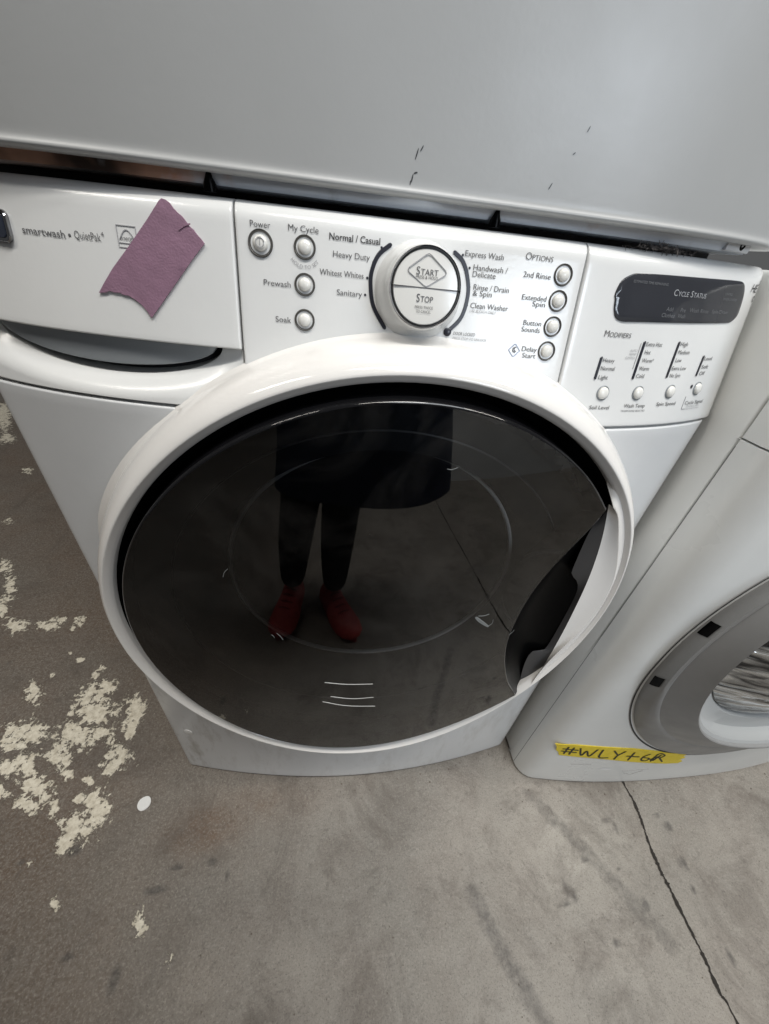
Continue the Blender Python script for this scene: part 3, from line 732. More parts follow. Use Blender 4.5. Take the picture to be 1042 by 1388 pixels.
def slot(t0, t1):
    bm = bmesh.new(); rows = []
    for t in np.linspace(t0, t1, 5):
        row = []
        for cx, cz, R, y, rz in ((1.0708, .514, .2985, -.0985, .338), (1.0700, .517, .2985, -.1030, .333), (1.069, .5215, .2985, -.1080, .326), (1.068, .526, .2985, -.1125, .318)):
            row.append(bm.verts.new((cx+(R+.0012)*math.cos(t), y-.0012, cz+(rz+.0012)*math.sin(t))))
        rows.append(row)
    for A, B in zip(rows, rows[1:]):
        for k in range(3): bm.faces.new((A[k], A[k+1], B[k+1], B[k]))
    return bm_obj('latch_slot', bm, BLACKM, ND)
slot(math.radians(165.5), math.radians(169.7)); slot(math.radians(187), math.radians(191))
# side seam where the front panel wraps round
bm = bmesh.new(); bm_box(bm, (NX0+.0006, -.0365, .41), (.0016, .0008, .80)); bm_obj('side_seam', bm, mat('seam_grey', (.12, .12, .12), .6), NB)
# scuffs and a stuck paper dot on the foot of the neighbour
bm = bmesh.new(); loop = []
for t in range(18):
    th = 2*PI*t/18; x = .882+.0135*math.cos(th)*(1+.1*math.sin(3*th)); z = .0915+.0052*math.sin(th); loop.append(bm.verts.new((x, YN(x, z)-.0006, z)))
bm.faces.new(loop); bm_obj('paint_spot', bm, mat('white_spot', (.85, .85, .85), .5), NB)
ribbon('worn_edge_glint', [(.79, .0135), (.83, .0125), (.87, .0128), (.93, .0120)], .0022, mat('glint_white', (.85, .85, .83), .4), NB, fn=YN, lift=-.0012, thick=.0001)  # white line paints in the highlight along the chipped bottom edge
for p in ([(.925, .080), (.945, .083), (.965, .087), (.980, .089)], [(.935, .068), (.955, .058), (.972, .080)], [(.800, .108), (.825, .113), (.84, .112)]):
    ribbon('scuff', p, .0022, mat('scuff_grey', (.42, .41, .39), .6), NB, fn=YN, thick=.0001)

# ------------------------------------------------------------------ tape pieces and small things
def patch(name, poly, m, fn, lift, label, cat, th=.0003, step=.004, ripple=0, parent=None):
    bm = bmesh.new(); n = len(poly)
    P2 = [Vector(p) for p in poly]; xs = [p[0] for p in poly]; zs = [p[1] for p in poly]
    for a in np.arange(min(xs), max(xs), step):
        for b in np.arange(min(zs), max(zs), step):
            if inside((a, b), poly) and min(math.hypot(a-p[0], b-p[1]) for p in poly) > step*.4: P2.append(Vector((a, b)))
    vv, ee, ff, _, _, _ = delaunay_2d_cdt(P2, [], [list(range(n))], 1, 1e-7)
    def yy(p): return fn(p.x, p.y)-lift-ripple*(.5+.5*math.sin(p.x*410+p.y*160)*math.sin(p.y*330-p.x*90))
    top = [bm.verts.new((p.x, yy(p), p.y)) for p in vv]
    for f in ff: bm.faces.new([top[i] for i in f])
    bmesh.ops.recalc_face_normals(bm, faces=bm.faces)
    for f in bm.faces:
        if f.normal.y > 0: f.normal_flip()
    be = [e for e in bm.edges if e.is_boundary]
    r = bmesh.ops.extrude_edge_only(bm, edges=be)
    for v in r['geom']:
        if isinstance(v, bmesh.types.BMVert): v.co.y += lift
    o = bm_obj(name, bm, m, parent, recalc=False)
    if label: o['label'] = label; o['category'] = cat
    return o
def ragged(a, b, n, amp):
    a, b = np.array(a), np.array(b); d = b-a; nn = np.array([-d[1], d[0]])/np.linalg.norm(d)
    return [tuple(a+d*(k/n)+nn*amp*random.uniform(-1, 1)) for k in range(1, n)]
TAPE = mat('purple_tape', (.265, .150, .215), .62, var=.16, vscale=60, bump=.3, bscale=700)
pp = [(.1810, .9600), (.1833, .9596), (.1862, .9580)]+ragged((.1862, .9580), (.2068, .9374), 9, .0005)+[(.2068, .9374)]+[(.1970, .9270), (.1800, .9076)]+[(.1626, .8880)]
pp += [(.1600, .8922), (.1565, .8960), (.1520, .8990), (.1480, .9008), (.1445, .9010), (.1418, .9022), (.1380, .9018), (.1345, .9026), (.1315, .9012), (.1262, .9005)]+[(.1310, .9065), (.1400, .9170), (.1540, .9310), (.1700, .9480)]+[(.1790, .9585)]
TP = patch('tape_strip', pp, TAPE, Y, .0014, 'mauve masking tape torn at both ends, stuck aslant on the drawer front', 'tape', ripple=.0003)
bm = bmesh.new()
ribbon('tape_crease', [(.1905, .9440), (.1945, .9465), (.1985, .9478)], .0010, TAPE, TP, lift=.0018, thick=.0004)
YEL = mat('yellow_tape', (.86, .66, .03), .5, var=.12, vscale=70, bump=.3, bscale=500)
yp = [(.733, .198)]+ragged((.733, .198), (.771, .2035), 3, .001)+[(.771, .2035), (.83, .2040), (.887, .203), (.935, .1925), (.971, .181)]+[(1.000, .173), (1.020, .166), (1.016, .158), (1.028, .150), (1.020, .140), (1.034, .130), (1.030, .120)]+[(1.000, .122), (.96, .1285), (.905, .138), (.854, .147), (.80, .1500), (.758, .1500), (.752, .163), (.745, .170), (.741, .184)]
YT = patch('tape_strip', yp, YEL, YN, .0014, 'yellow tape strip with black marker writing on the grey doored washer', 'tape', step=.007, ripple=.0006)
MARK = mat('marker_ink', (.03, .028, .012), .6)
def stroke(pts, wd=.0036): ribbon('handwriting', dense(pts, 5), wd, MARK, YT, fn=YN, lift=.0024, thick=.0001)
def tz(u, v):            # tape coordinates: along 0..1, up 0..1
    x = .757+u*.268; zb = .1515-.030*u**1.5; zt = .1985+.005*math.sin(u*2.2)-.036*max(0, u-.35)**1.0
    return (x+v*(-.016), zb+(zt-zb)*v)
GL = [[(.035, .2), (.065, .85)], [(.075, .2), (.105, .85)], [(.015, .42), (.125, .42)], [(.025, .65), (.135, .65)],
      [(.15, .85), (.165, .2), (.20, .65), (.225, .2), (.275, .85)], [(.315, .85), (.305, .2), (.375, .22)], [(.40, .85), (.445, .50)], [(.49, .88), (.445, .50), (.43, .15)],
      [(.545, .15), (.565, .85)], [(.515, .5), (.62, .5)], [(.70, .80), (.655, .50), (.66, .20), (.70, .18), (.715, .40), (.665, .45)],
      [(.745, .15), (.77, .85), (.83, .75), (.81, .52), (.765, .50)], [(.80, .50), (.85, .15)], [(.73, .3), (.78, .6), (.76, .2), (.80, .75)]]
for g in GL: stroke([tz(*p) for p in g])

# white paper disc on the floor, lint on the washer top
bm = bmesh.new(); r = []
for k in range(28):
    t = 2*PI*k/28; r.append((-.0648+.0118*math.cos(t), -.0612+.0122*math.sin(t)))
bt = [bm.verts.new((x, y, .0022+.0012*math.sin(x*300))) for x, y in r]; bb = [bm.verts.new((x, y, .0008)) for x, y in r]
bm.faces.new(bt); 
for k in range(28): bm.faces.new((bt[k], bb[k], bb[(k+1) % 28], bt[(k+1) % 28]))
o = bm_obj('paper_disc', bm, mat('white_paper', (.86, .86, .84), .7), None); o['label'] = 'small round white paper disc lying alone on the concrete'; o['category'] = 'paper disc'
bm = bmesh.new()
for k in range(170):
    cx = .565+random.gauss(0, .013); hh = .0045*math.exp(-((cx-.563)/.010)**2)
    z0 = .966+random.random()*hh; y0 = Y(cx, .965)+.004+random.gauss(0, .003)
    d = Vector((random.gauss(0, 1), random.gauss(0, .6), random.gauss(0, .6))).normalized()*random.uniform(.002, .005)
    c = Vector((cx, y0, z0)); bm_tube(bm, [c, c+d*.5+Vector((0, 0, random.gauss(0, .0008))), c+d], .00022, n=4, cap=False)
o = bm_obj('lint_clump', bm, LINT, None); o['label'] = 'grey lint clump caught in the gap under the dryer, right side'; o['category'] = 'lint'

# ------------------------------------------------------------------ floor
BLOBS = [[-0.4057, 0.1772, 0.0147, -0.0007, 0.0119, -0.02], [-0.2726, 0.1657, 0.0267, -0.0012, 0.0107, -0.0218], [-0.248, 0.1905, 0.0172, -0.0007, 0.007, -0.0153], [-0.2445, 0.1276, 0.0358, -0.0018, 0.0099, -0.0205], [-0.2592, 0.0798, 0.0341, -0.0019, 0.0112, -0.0218], [-0.2726, 0.0363, 0.0207, -0.0012, 0.0095, -0.0173], [-0.3649, 0.0887, 0.0365, -0.002, 0.0113, -0.0188], [-0.3834, 0.0672, 0.0207, -0.0012, 0.0076, -0.012], [-0.2079, 0.0801, 0.0204, -0.0011, 0.0052, -0.0111], [-0.153, 0.032, 0.0197, -0.0012, 0.0077, -0.0174], [-0.1585, 0.0085, 0.0148, -0.0009, 0.0051, -0.0112], [-0.1614, 0.1321, 0.0183, -0.0009, 0.01, -0.0243], [-0.1567, 0.09, 0.0128, -0.0007, 0.0095, -0.0226], [-0.3355, 0.0331, 0.0174, -0.001, 0.0086, -0.0142], [-0.362, 0.0184, 0.017, -0.0011, 0.0071, -0.011], [-0.3283, 0.0123, 0.0199, -0.0012, 0.0067, -0.0109], [-0.2841, -0.0164, 0.0237, -0.0015, 0.0076, -0.013], [-0.2789, -0.0473, 0.0189, -0.0013, 0.0066, -0.011], [-0.2605, -0.0342, 0.011, -0.0007, 0.0044, -0.0076], [-0.2321, -0.0564, 0.0081, -0.0006, 0.0067, -0.0121], [-0.1513, -0.0656, 0.0192, -0.0013, 0.0114, -0.0237], [-0.1757, -0.0484, 0.0139, -0.0009, 0.0049, -0.0099], [-0.1775, -0.091, 0.0212, -0.0015, 0.0094, -0.018], [-0.1816, -0.1184, 0.0102, -0.0008, 0.0058, -0.0106], [-0.2237, -0.1392, 0.0031, -0.0002, 0.0036, -0.0061], [-0.1521, -0.1936, 0.0059, -0.0005, 0.0035, -0.0063], [-0.0085, -0.2269, 0.0071, -0.0006, 0.0055, -0.0136], [0.056, -0.2706, 0.0057, -0.0005, 0.0021, -0.0062], [-1.508, 1.7837, 0.0263, 0.0037, 0.1066, -0.165], [-1.3116, 1.5047, 0.0243, 0.0026, 0.025, -0.039], [-0.8826, 0.8418, 0.0118, 0.0003, 0.0083, -0.013], [-1.0382, 1.2032, 0.0139, 0.0009, 0.0112, -0.0185], [-0.7449, 0.609, 0.0147, 0.0, 0.0148, -0.0231], [-0.6717, 0.5233, 0.0121, -0.0001, 0.026, -0.0411], [-0.646, 0.4436, 0.0115, -0.0002, 0.0173, -0.0266], [-0.5687, 0.3805, 0.0223, -0.0005, 0.0092, -0.0148], [-0.4887, 0.376, 0.0189, -0.0005, 0.0071, -0.0124], [-0.4702, 0.3931, 0.0134, -0.0003, 0.0056, -0.0102], [-0.4162, 0.3919, 0.0097, -0.0002, 0.0066, -0.0128], [-0.4177, 0.362, 0.0057, -0.0001, 0.0039, -0.0074], [-0.2924, 0.2234, 0.007, -0.0003, 0.0039, -0.0081], [-0.3484, 0.2666, 0.0071, -0.0003, 0.0033, -0.0064], [-0.2854, 0.2413, 0.0053, -0.0002, 0.0029, -0.0062], [-0.3838, 0.2872, 0.0054, -0.0002, 0.0023, -0.0044], [-0.393, 0.2255, 0.0051, -0.0002, 0.0034, -0.006], [-0.5677, 0.3731, 0.0092, -0.0002, 0.0122, -0.0195], [-0.2389, 0.0, 0.0086, -0.0005, 0.0044, -0.0081], [-0.189, -0.0162, 0.0071, -0.0005, 0.0033, -0.0066], [-0.3406, -0.0251, 0.0109, -0.0007, 0.0066, -0.0101]]
gx = np.r_[np.linspace(-5, -1.7, 12), np.arange(-1.6, -.62, .012), np.arange(-.62, .12, .0055), np.arange(.12, 1.5, .011), np.linspace(1.6, 6, 16)]
gy = np.r_[np.linspace(-5, -1.1, 20), np.arange(-1.0, -.45, .03), np.arange(-.45, .48, .0055), np.arange(.49, 2.0, .014), np.linspace(2.1, 5, 10)]
XX, YY = np.meshgrid(gx, gy, indexing='ij'); fx, fy = XX.ravel(), YY.ravel()
paint = np.zeros_like(fx)
for cx, cy, ax, ay, bx, by in BLOBS:
    ax, ay, bx, by = 1.5*ax, 1.5*ay, 1.5*bx, 1.5*by
    det = ax*by-ay*bx; dx, dy = fx-cx, fy-cy
    u = (dx*by-dy*bx)/det; v = (dy*ax-dx*ay)/det
    paint = np.maximum(paint, np.clip(1.36-.62*np.hypot(u, v), 0, 1.15))
def seg_mask(pts, width, soft):
    o = np.full_like(fx, 9.)
    for a, b in zip(pts, pts[1:]):
        a, b = np.array(a), np.array(b); d = b-a; t = np.clip(((fx-a[0])*d[0]+(fy-a[1])*d[1])/(d@d), 0, 1)
        o = np.minimum(o, np.hypot(fx-a[0]-t*d[0], fy-a[1]-t*d[1]))
    return np.clip(1-(o-width)/soft, 0, 1)
dark = .50*seg_mask([(.7345, -.0966), (.8016, -.1831), (.8604, -.2676), (.90, -.33)], .008, .020)
dark = np.maximum(dark, +.60*seg_mask([(.5654, -.2387), (.5958, -.312), (.6397, -.3885), (.70, -.50)], .006, .018))
for cx, cy, a, b in ((.8019, -.2112, .010, .007), (.7337, -.2668, .02, .006), (.7450, -.2480, .008, .02), (.8915, -.2798, .008, .013), (.8045, -.3203, .011, .009), (1.0001, -.3543, .006, .017), (1.008, -.1551, .012, .008), (1.0193, -.1749, .014, .012), (1.007, -.2325, .012, .018), (1.0007, -.269, .005, .01),
                    (.9034, -.1666, .007, .02), (.8850, -.155, .012, .007), (.7600, -.2570, .007, .016), (-.02, -.285, .012, .02), (.03, -.163, .02, .006), (.09, -.16, .012, .008), (-.10, -.256, .014, .006), (-.24, -.135, .01, .008), (.005, -.19, .03, .008), (.30, -.155, .004, .02), (.12, -.18, .004, .015), (-.16, -.125, .02, .012), (.87, -.23, .006, .006)):
    dark = np.maximum(dark, .8*np.clip(1.25-np.hypot((fx-cx)/a, (fy-cy)/b), 0, 1))
rust = .9*np.exp(-(((fx-.06)/.06)**2+((fy+.115)/.035)**2))+.45*np.exp(-(((fx-.17)/.10)**2+((fy+.075)/.03)**2))
warm = np.clip(.5-(fx-.05)/.5, 0, 1)*.9+.1
grime = np.clip((.12-fx)/.35, 0, 1)*np.clip((-.20-fy)/.45, 0, 1)
pale = np.exp(-(((fx-.80)/.13)**2+((fy+.19)/.10)**2))+.7*np.exp(-(((fx-.55)/.14)**2+((fy+.42)/.09)**2))+.5*np.exp(-(((fx-.82)/.10)**2+((fy+.40)/.1)**2))
pale = np.clip(pale, 0, 1)
me = mesh(np.stack([fx, fy, np.zeros_like(fx)], 1).tolist(), grid_faces(len(gx), len(gy)))
a = me.color_attributes.new('wear', 'FLOAT_COLOR', 'POINT'); a.data.foreach_set('color', np.stack([paint, dark, np.clip(rust, 0, 1), warm], 1).ravel().astype(np.float32))
a = me.attributes.new('grime', 'FLOAT', 'POINT'); a.data.foreach_set('value', grime.astype(np.float32))
a = me.attributes.new('pale', 'FLOAT', 'POINT'); a.data.foreach_set('value', pale.astype(np.float32))
def concrete():
    m = bpy.data.materials.new('worn_concrete'); m.use_nodes = True; nt = m.node_tree; b = nt.nodes['Principled BSDF']; L = nt.links.new
    geo = nt.nodes.new('ShaderNodeNewGeometry')
    def noise(scale, det=6, rough=.6, dist=0):
        n = nt.nodes.new('ShaderNodeTexNoise'); n.inputs['Scale'].default_value = scale; n.inputs['Detail'].default_value = det; n.inputs['Roughness'].default_value = rough; n.inputs['Distortion'].default_value = dist
        L(geo.outputs['Position'], n.inputs['Vector']); return n.outputs['Fac']
    def rng_(s, a, b_, c=0, d=1):
        r = nt.nodes.new('ShaderNodeMapRange'); L(s, r.inputs[0]); r.inputs[1].default_value = a; r.inputs[2].default_value = b_; r.inputs[3].default_value = c; r.inputs[4].default_value = d; return r.outputs[0]
    def math_(op, x, y):
        n = nt.nodes.new('ShaderNodeMath'); n.operation = op
        for i, q in enumerate((x, y)):
            if isinstance(q, (int, float)): n.inputs[i].default_value = q
            else: L(q, n.inputs[i])
        return n.outputs[0]
    def mix(f, x, y, mode='MIX'):
        n = nt.nodes.new('ShaderNodeMix'); n.data_type = 'RGBA'; n.blend_type = mode
        for i, q in ((0, f), (6, x), (7, y)):
            if isinstance(q, (int, float)): n.inputs[i].default_value = q
            elif isinstance(q, tuple): n.inputs[i].default_value = (*q, 1)
            else: L(q, n.inputs[i])
        return n.outputs[2]
    at = nt.nodes.new('ShaderNodeAttribute'); at.attribute_name = 'wear'; sep = nt.nodes.new('ShaderNodeSeparateColor'); L(at.outputs['Color'], sep.inputs[0])
    pa = nt.nodes.new('ShaderNodeAttribute'); pa.attribute_name = 'pale'
    col = mix(at.outputs['Alpha'], (.37, .340, .300), (.140, .097, .067))
    col = mix(rng_(noise(3.2, 7, .62), .35, .68, 0, .6), col, (.15, .145, .128))
    col = mix(rng_(noise(11, 8, .7, .6), .45, .75, 0, .55), col, (.15, .12, .10))
    col = mix(math_('MULTIPLY', pa.outputs['Fac'], rng_(noise(22, 7, .7), .3, .65, .2, .75)), col, (.52, .485, .43))
    col = mix(math_('MULTIPLY', sep.outputs[2], rng_(noise(30, 5), .3, .6, .35, 1)), col, (.155, .085, .045))
    ga = nt.nodes.new('ShaderNodeAttribute'); ga.attribute_name = 'grime'
    col = mix(math_('MULTIPLY', ga.outputs['Fac'], rng_(noise(5, 6, .65), .2, .6, .55, 1)), col, (.045, .038, .032))
    sp = noise(260, 3, .7)
    col = mix(rng_(sp, .50, .70, 0, .58), col, (.42, .39, .34))
    col = mix(rng_(noise(420, 3, .7), .54, .72, 0, .75), col, (.05, .045, .04))
    dk = rng_(math_('ADD', sep.outputs[1], math_('MULTIPLY', math_('SUBTRACT', noise(55, 6, .7), .5), .9)), .28, .7, 0, .72)
    col = mix(dk, col, (.055, .05, .047))
    # trowel scratches, pits and scuffs
    mp = nt.nodes.new('ShaderNodeMapping'); mp.inputs['Scale'].default_value = (70, 9, 1); mp.inputs['Rotation'].default_value = (0, 0, .35); L(geo.outputs['Position'], mp.inputs[0])
    sn = nt.nodes.new('ShaderNodeTexNoise'); sn.inputs['Scale'].default_value = 1; sn.inputs['Detail'].default_value = 7; sn.inputs['Roughness'].default_value = .72; sn.inputs['Distortion'].default_value = .4; L(mp.outputs[0], sn.inputs['Vector'])
    col = mix(rng_(sn.outputs['Fac'], .58, .8, 0, .28), col, (.38, .35, .31))
    col = mix(rng_(noise(120, 6, .75), .42, .70, 0, .42), col, (.33, .305, .27))
    col = mix(rng_(noise(95, 7, .8), .56, .74, 0, .75), col, (.07, .06, .05))
    col = mix(rng_(noise(7, 9, .75, .8), .50, .68, 0, .6), col, (.105, .085, .07))
    col = mix(rng_(noise(38, 8, .75, 1.0), .56, .72, 0, .55), col, (.085, .072, .062))
    pm = math_('ADD', sep.outputs[0], math_('MULTIPLY', math_('SUBTRACT', noise(58, 10, .76, .3), .5), 3.4))
    pmask = rng_(pm, .82, .90)
    pc = mix(rng_(noise(90, 5, .7), .4, .7), (.86, .80, .66), (.54, .48, .37))
    col = mix(pmask, col, pc)
    L(col, b.inputs['Base Color'])
    L(rng_(noise(18, 6, .65), .3, .7, .42, .62), b.inputs['Roughness'])
    b.inputs['Specular IOR Level'].default_value = .4
    h = math_('ADD', math_('MULTIPLY', noise(140, 6, .7), .5), math_('ADD', math_('MULTIPLY', noise(14, 4), .8), math_('MULTIPLY', pmask, .5)))
    bp = nt.nodes.new('ShaderNodeBump'); bp.inputs['Strength'].default_value = .8; bp.inputs['Distance'].default_value = .003; L(h, bp.inputs['Height']); L(bp.outputs[0], b.inputs['Normal'])
    return m
fl = link('floor', me, concrete(), None, smooth=False); fl['kind'] = 'structure'
# grit swept against the machines
bm = bmesh.new()
for k in range(420):
    if k % 2: x = random.uniform(-.45, 1.35); y = random.uniform(-.40, .0)+(.3*random.random() if x < -.03 else 0)
    else: x = random.uniform(0, 1.4); y = (Y(min(x, .70), .02) if x < .71 else -.09)-abs(random.gauss(0, .02))-.004
    sz = random.uniform(.0004, .0011)*(1.6 if random.random() < .08 else 1)
    r = bmesh.ops.create_icosphere(bm, subdivisions=1, radius=sz, matrix=Matrix.Translation((x, y, sz*.5)) @ Matrix.Diagonal((random.uniform(.7, 1.6), random.uniform(.7, 1.4), .7, 1)))
o = bm_obj('floor_grit', bm, mat('grit', (.16, .135, .11), .9), None, smooth=False); o['kind'] = 'stuff'; o['label'] = 'fine grit scattered on the concrete along the machines'; o['category'] = 'grit'
# saw cut between slabs, crumbled edges
pts = [(.9695, .06), (.9695, -.0939), (.9713, -.1261), (.9653, -.1648), (.9565, -.2004), (.9522, -.2391), (.952, -.26), (.9516, -.3083), (.9512, -.3516), (.9477, -.3867), (.9519, -.4181), (.945, -.6), (.952, -1.0), (.947, -1.5), (.95, -2.2)]
pd = dense(pts, 14); bm = bmesh.new(); prev = None
for i, (x, y) in enumerate(pd):
    wdt = .0019+.0007*math.sin(i*.63)+.0006*math.sin(i*.21+1)+random.uniform(0, .0011)+(.0022 if random.random() < .06 else 0)
    x += random.gauss(0, .0005)
    cur = [bm.verts.new((x-wdt, y, .0012)), bm.verts.new((x-wdt*.35, y, .0014)), bm.verts.new((x+wdt*.5, y, .0014)), bm.verts.new((x+wdt*.9, y, .0012))]
    if prev:
        for k in range(3): bm.faces.new((prev[k], prev[k+1], cur[k+1], cur[k]))
    prev = cur
o = bm_obj('floor_joint', bm, mat('joint_dirt', (.028, .024, .02), .9), None, smooth=False); o['kind'] = 'structure'

# ------------------------------------------------------------------ room behind the photographer, seen only in reflections
WALL = mat('painted_wall', (.30, .30, .29), .7, var=.2, vscale=3)
bm = bmesh.new()
for c, s in (((-1.4, -4.3, 1.7), (6.4, .2, 3.4)), ((4.7, -4.3, 1.7), (2.4, .2, 3.4)), ((2.65, -4.3, .80), (1.7, .2, 1.6)), ((2.65, -4.3, 3.20), (1.7, .2, .4))): bm_box(bm, c, s)
o = bm_obj('wall', bm, WALL, None, smooth=False); o['kind'] = 'structure'
bm = bmesh.new(); bm_box(bm, (2.35, -2.15, .55), (3.3, .12, 1.1)); o = bm_obj('wall', bm, mat('partition_paint', (.82, .84, .85), .5, var=.2, vscale=4), None, smooth=False); o['kind'] = 'structure'
bm = bmesh.new(); bm_box(bm, (-1.30, -2.6, 1.1), (.5, 4.2, 2.2)); o = bm_obj('wall', bm, mat('added_dark_wall', (.04, .04, .042), .6, var=.3, vscale=3), None, smooth=False); o['kind'] = 'structure'  # unseen dark block, added to darken the pane's left reflection and the left side
WN = empty('window', (2.65, -4.2, 1.6), 'bright paned window in the wall behind the photographer, seen reflected', 'window')
for k in range(5):
    bm = bmesh.new(); bm_box(bm, (1.84+k*.405, -4.10, 2.3), (.05, .05, 1.4)); bm_obj('mullion', bm, PLATE, WN, smooth=False)
for k in range(4):
    bm = bmesh.new(); bm_box(bm, (2.65, -4.06, 1.62+k*.455), (1.66, .03, .05)); bm_obj('crossbar', bm, PLATE, WN, smooth=False)

# the photographer, mirrored in the door: dark coat, leggings, red shoes
PE = empty('person', (.22, -.78, 0), 'person in dark coat, black leggings and red trainers mirrored in the door glass', 'person')
def skin(name, nodes, edges, m, parent, sub=2):
    me = bpy.data.meshes.new(name); me.from_pydata([n[:3] for n in nodes], edges, [])
    o = bpy.data.objects.new(name, me); COL.objects.link(o); me.materials.append(m)
    md = o.modifiers.new('s', 'SKIN'); sv = me.skin_vertices[0].data
    for i, n in enumerate(nodes): sv[i].radius = (n[3], n[4] if len(n) > 4 else n[3])
    sv[0].use_root = True
    s2 = o.modifiers.new('u', 'SUBSURF'); s2.levels = sub; s2.render_levels = sub
    dg = bpy.context.evaluated_depsgraph_get(); bpy.context.view_layer.update()
    m2 = bpy.data.meshes.new_from_object(o.evaluated_get(bpy.context.evaluated_depsgraph_get()))
    bpy.data.objects.remove(o); m2.materials.clear() if len(m2.materials) > 1 else None
    return link(name, m2, m, parent)
SKIN = mat('skin', (.50, .33, .25), .5); LEG = mat('black_leggings', (.007, .007, .009), .7); COAT = mat('navy_coat', (.013, .022, .055), .55, var=.3, vscale=12, bump=.5, bscale=60)
SHOE = mat('red_shoe', (.50, .058, .055), .6, var=.2, vscale=60); SOLE = mat('dark_red_sole', (.25, .03, .03), .7); HAIR = mat('dark_hair', (.02, .015, .012), .5)
HX = .26
body = [(HX, -.76, .86, .12, .10), (HX, -.75, 1.02, .115, .09), (HX, -.735, 1.20, .13, .095), (HX, -.72, 1.34, .10, .08), (HX, -.70, 1.42, .05, .05), (HX, -.675, 1.50, .055, .06), (HX, -.655, 1.59, .072, .085), (HX, -.66, 1.66, .06, .07),
        (HX-.16, -.72, 1.32, .055), (HX-.22, -.66, 1.10, .042), (HX-.06, -.47, .955, .030), (HX+.16, -.72, 1.32, .055), (HX+.22, -.66, 1.10, .042), (HX+.13, -.47, .955, .030),
        (HX-.09, -.765, .80, .085), (.135, -.75, .48, .075), (.105, -.745, .28, .066), (.088, -.735, .10, .046), (HX+.09, -.765, .80, .085), (.275, -.75, .48, .075), (.262, -.745, .28, .066), (.255, -.735, .10, .046)]
edges = [(0, 1), (1, 2), (2, 3), (3, 4), (4, 5), (5, 6), (6, 7), (3, 8), (8, 9), (9, 10), (3, 11), (11, 12), (12, 13), (0, 14), (14, 15), (15, 16), (16, 17), (0, 18), (18, 19), (19, 20), (20, 21)]
skin('body', body, edges, LEG, PE)
skin('head', [(HX, -.69, 1.44, .05), (HX, -.675, 1.50, .058, .066), (HX, -.66, 1.57, .074, .088), (HX, -.665, 1.645, .066, .076), (HX, -.575, 1.555, .012), (HX-.078, -.67, 1.57, .012), (HX+.078, -.67, 1.57, .012)], [(0, 1), (1, 2), (2, 3), (2, 4), (2, 5), (2, 6)], SKIN, PE)
skin('hair', [(HX, -.70, 1.66, .085, .09), (HX, -.745, 1.56, .085, .07), (HX, -.755, 1.42, .07, .045)], [(0, 1), (1, 2)], HAIR, PE)
# coat: a lathe-like shell, open at the hem, with sleeves
vs = []; rows = [(1.42, .065, .07, -.70), (1.36, .17, .10, -.715), (1.25, .215, .125, -.725), (1.10, .215, .13, -.735), (.95, .225, .145, -.74), (.80, .245, .165, -.745), (.68, .262, .18, -.745), (.52, .275, .19, -.735), (.525, .265, .18, -.735)]
for k in range(48):
    t = 2*PI*k/48
    for z, rx, ry, y in rows:
        f = 1+.03*math.sin(5*t+z*4)*(1.5-z)
        vs.append((HX+.085+rx*1.08*f*math.cos(t), y+ry*f*math.sin(t), z+.02*math.sin(t)))
link('coat', mesh(vs, grid_faces(48, len(rows), wrap=True)), COAT, PE)
for s, ex in ((-1, HX-.07), (1, HX+.13)):
    skin('sleeve', [(HX+s*.13+.03, -.72, 1.33, .078), (HX+s*.24+.03, -.67, 1.12, .072), (HX+s*.17+.03, -.56, 1.01, .062), (ex+.01, -.475, .955, .050)], [(0, 1), (1, 2), (2, 3)], COAT, PE)
    # hand closed round the phone's edge
    nodes = [(ex, -.475, .953, .024, .018), (ex+s*.005, -.430, .950, .036, .016), (ex+s*.002, -.405, .950, .034, .014)]; ed = [(0, 1), (1, 2)]
    for j in range(4):
        zz = .975-.020*j; k = len(nodes); L = (.9, 1, .95, .75)[j]
        nodes += [(ex-s*.004, -.400, zz, .009), (ex-s*.020, -.392, zz+.002, .0085), (ex-s*.020-s*.022*L, -.395, zz+.002, .0075)]; ed += [(2, k), (k, k+1), (k+1, k+2)]
    k = len(nodes); nodes += [(ex+s*.006, -.425, .978, .011), (ex-s*.014, -.412, .992, .009), (ex-s*.030, -.409, .996, .008)]; ed += [(1, k), (k, k+1), (k+1, k+2)]
    skin('hand', nodes, ed, SKIN, PE, sub=1)
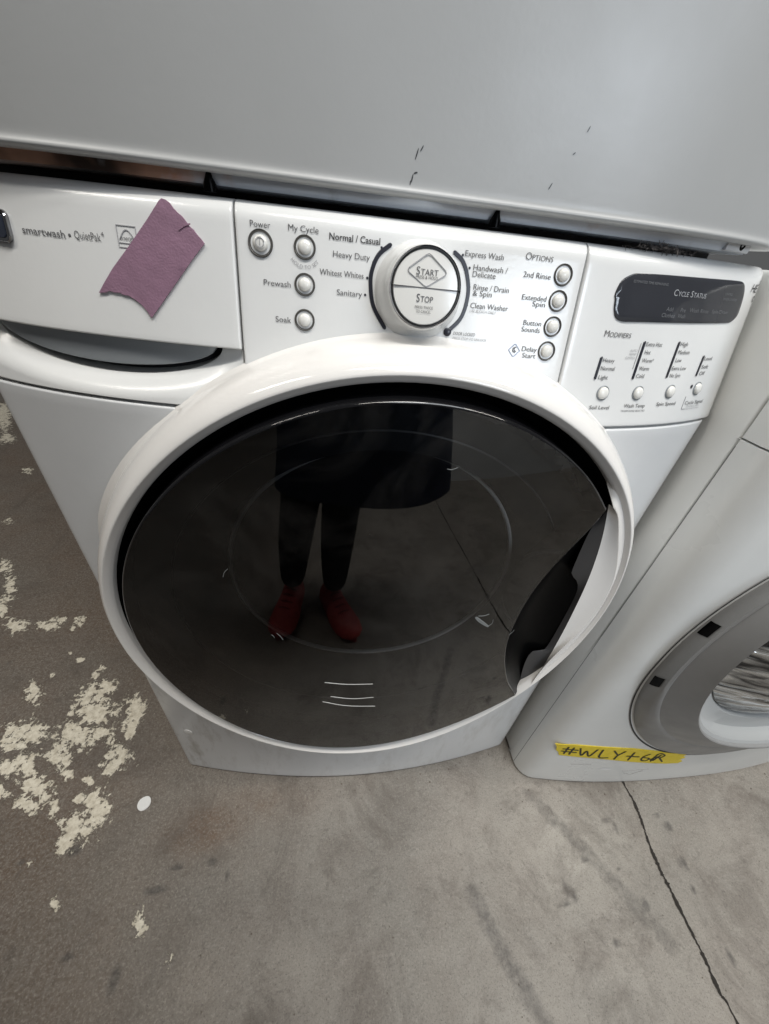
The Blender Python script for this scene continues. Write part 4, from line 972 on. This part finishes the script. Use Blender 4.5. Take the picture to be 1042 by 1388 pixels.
def shoe(ax, ay, ang):
    M = Matrix.Translation((ax, ay, 0)) @ Matrix.Rotation(ang, 4, 'Z')
    secs = [(-.075, .024, .050, .085), (-.060, .034, .055, .105), (-.02, .037, .055, .112), (.03, .040, .052, .095), (.08, .046, .044, .070), (.13, .047, .036, .056), (.165, .038, .030, .047), (.185, .016, .022, .032)]
    vs = []
    for y, hw, _, ht in secs:
        hw *= 1.12
        for k in range(14):
            t = 2*PI*k/14; c, s = math.cos(t), math.sin(t)
            vs.append(M @ Vector((hw*abs(c)**.7*(1 if c > 0 else -1), y, .022+(ht-.022)*(s if s > 0 else s*.15)*1.0)))
    fs = [(i*14+k, i*14+(k+1) % 14, (i+1)*14+(k+1) % 14, (i+1)*14+k) for i in range(7) for k in range(14)]+[tuple(range(14))[::-1], tuple(range(98, 112))]
    sh = link('shoe', mesh(vs, fs), SHOE, PE)
    vs = []
    for z, e in ((0, 1.0), (.004, 1.06), (.02, 1.06), (.024, 1.0)):
        for k in range(32):
            t = 2*PI*k/32; yy = .055+.132*math.sin(t); hw = np.interp(yy, [-.08, -.06, 0, .09, .14, .19], [.022, .034, .038, .047, .046, .012])
            vs.append(M @ Vector((hw*math.cos(t)*e/max(.55, abs(math.cos(t))**.25), yy*(1+(e-1)*.4), z)))
    link('sole', mesh(vs, [(i*32+k, i*32+(k+1) % 32, (i+1)*32+(k+1) % 32, (i+1)*32+k) for i in range(3) for k in range(32)]+[tuple(range(32))[::-1], tuple(range(96, 128))]), SOLE, sh)
    bm = bmesh.new()
    for j in range(4):
        y = .015+.024*j; zt = np.interp(y, [-.02, .03, .08, .13], [.112, .097, .073, .058])
        bm_tube(bm, [M @ Vector((-.022, y, zt-.006)), M @ Vector((0, y+.004, zt+.003)), M @ Vector((.022, y, zt-.006))], .003, n=6)
    bm_obj('laces', bm, SOLE, sh)
shoe(.085, -.735, math.radians(4)); shoe(.255, -.730, math.radians(-30))
PH = bmesh.new(); Rr = cam.matrix_world.to_3x3().normalized(); pc = CAM-fw*.018
bm_box(PH, pc+u2*-.02, (.074, .155, .008), rot=Rr, bevel=.003)
o = bm_obj('phone', PH, BLACKM, None); o['label'] = 'black phone held up by the person in the dark coat'; o['category'] = 'phone'
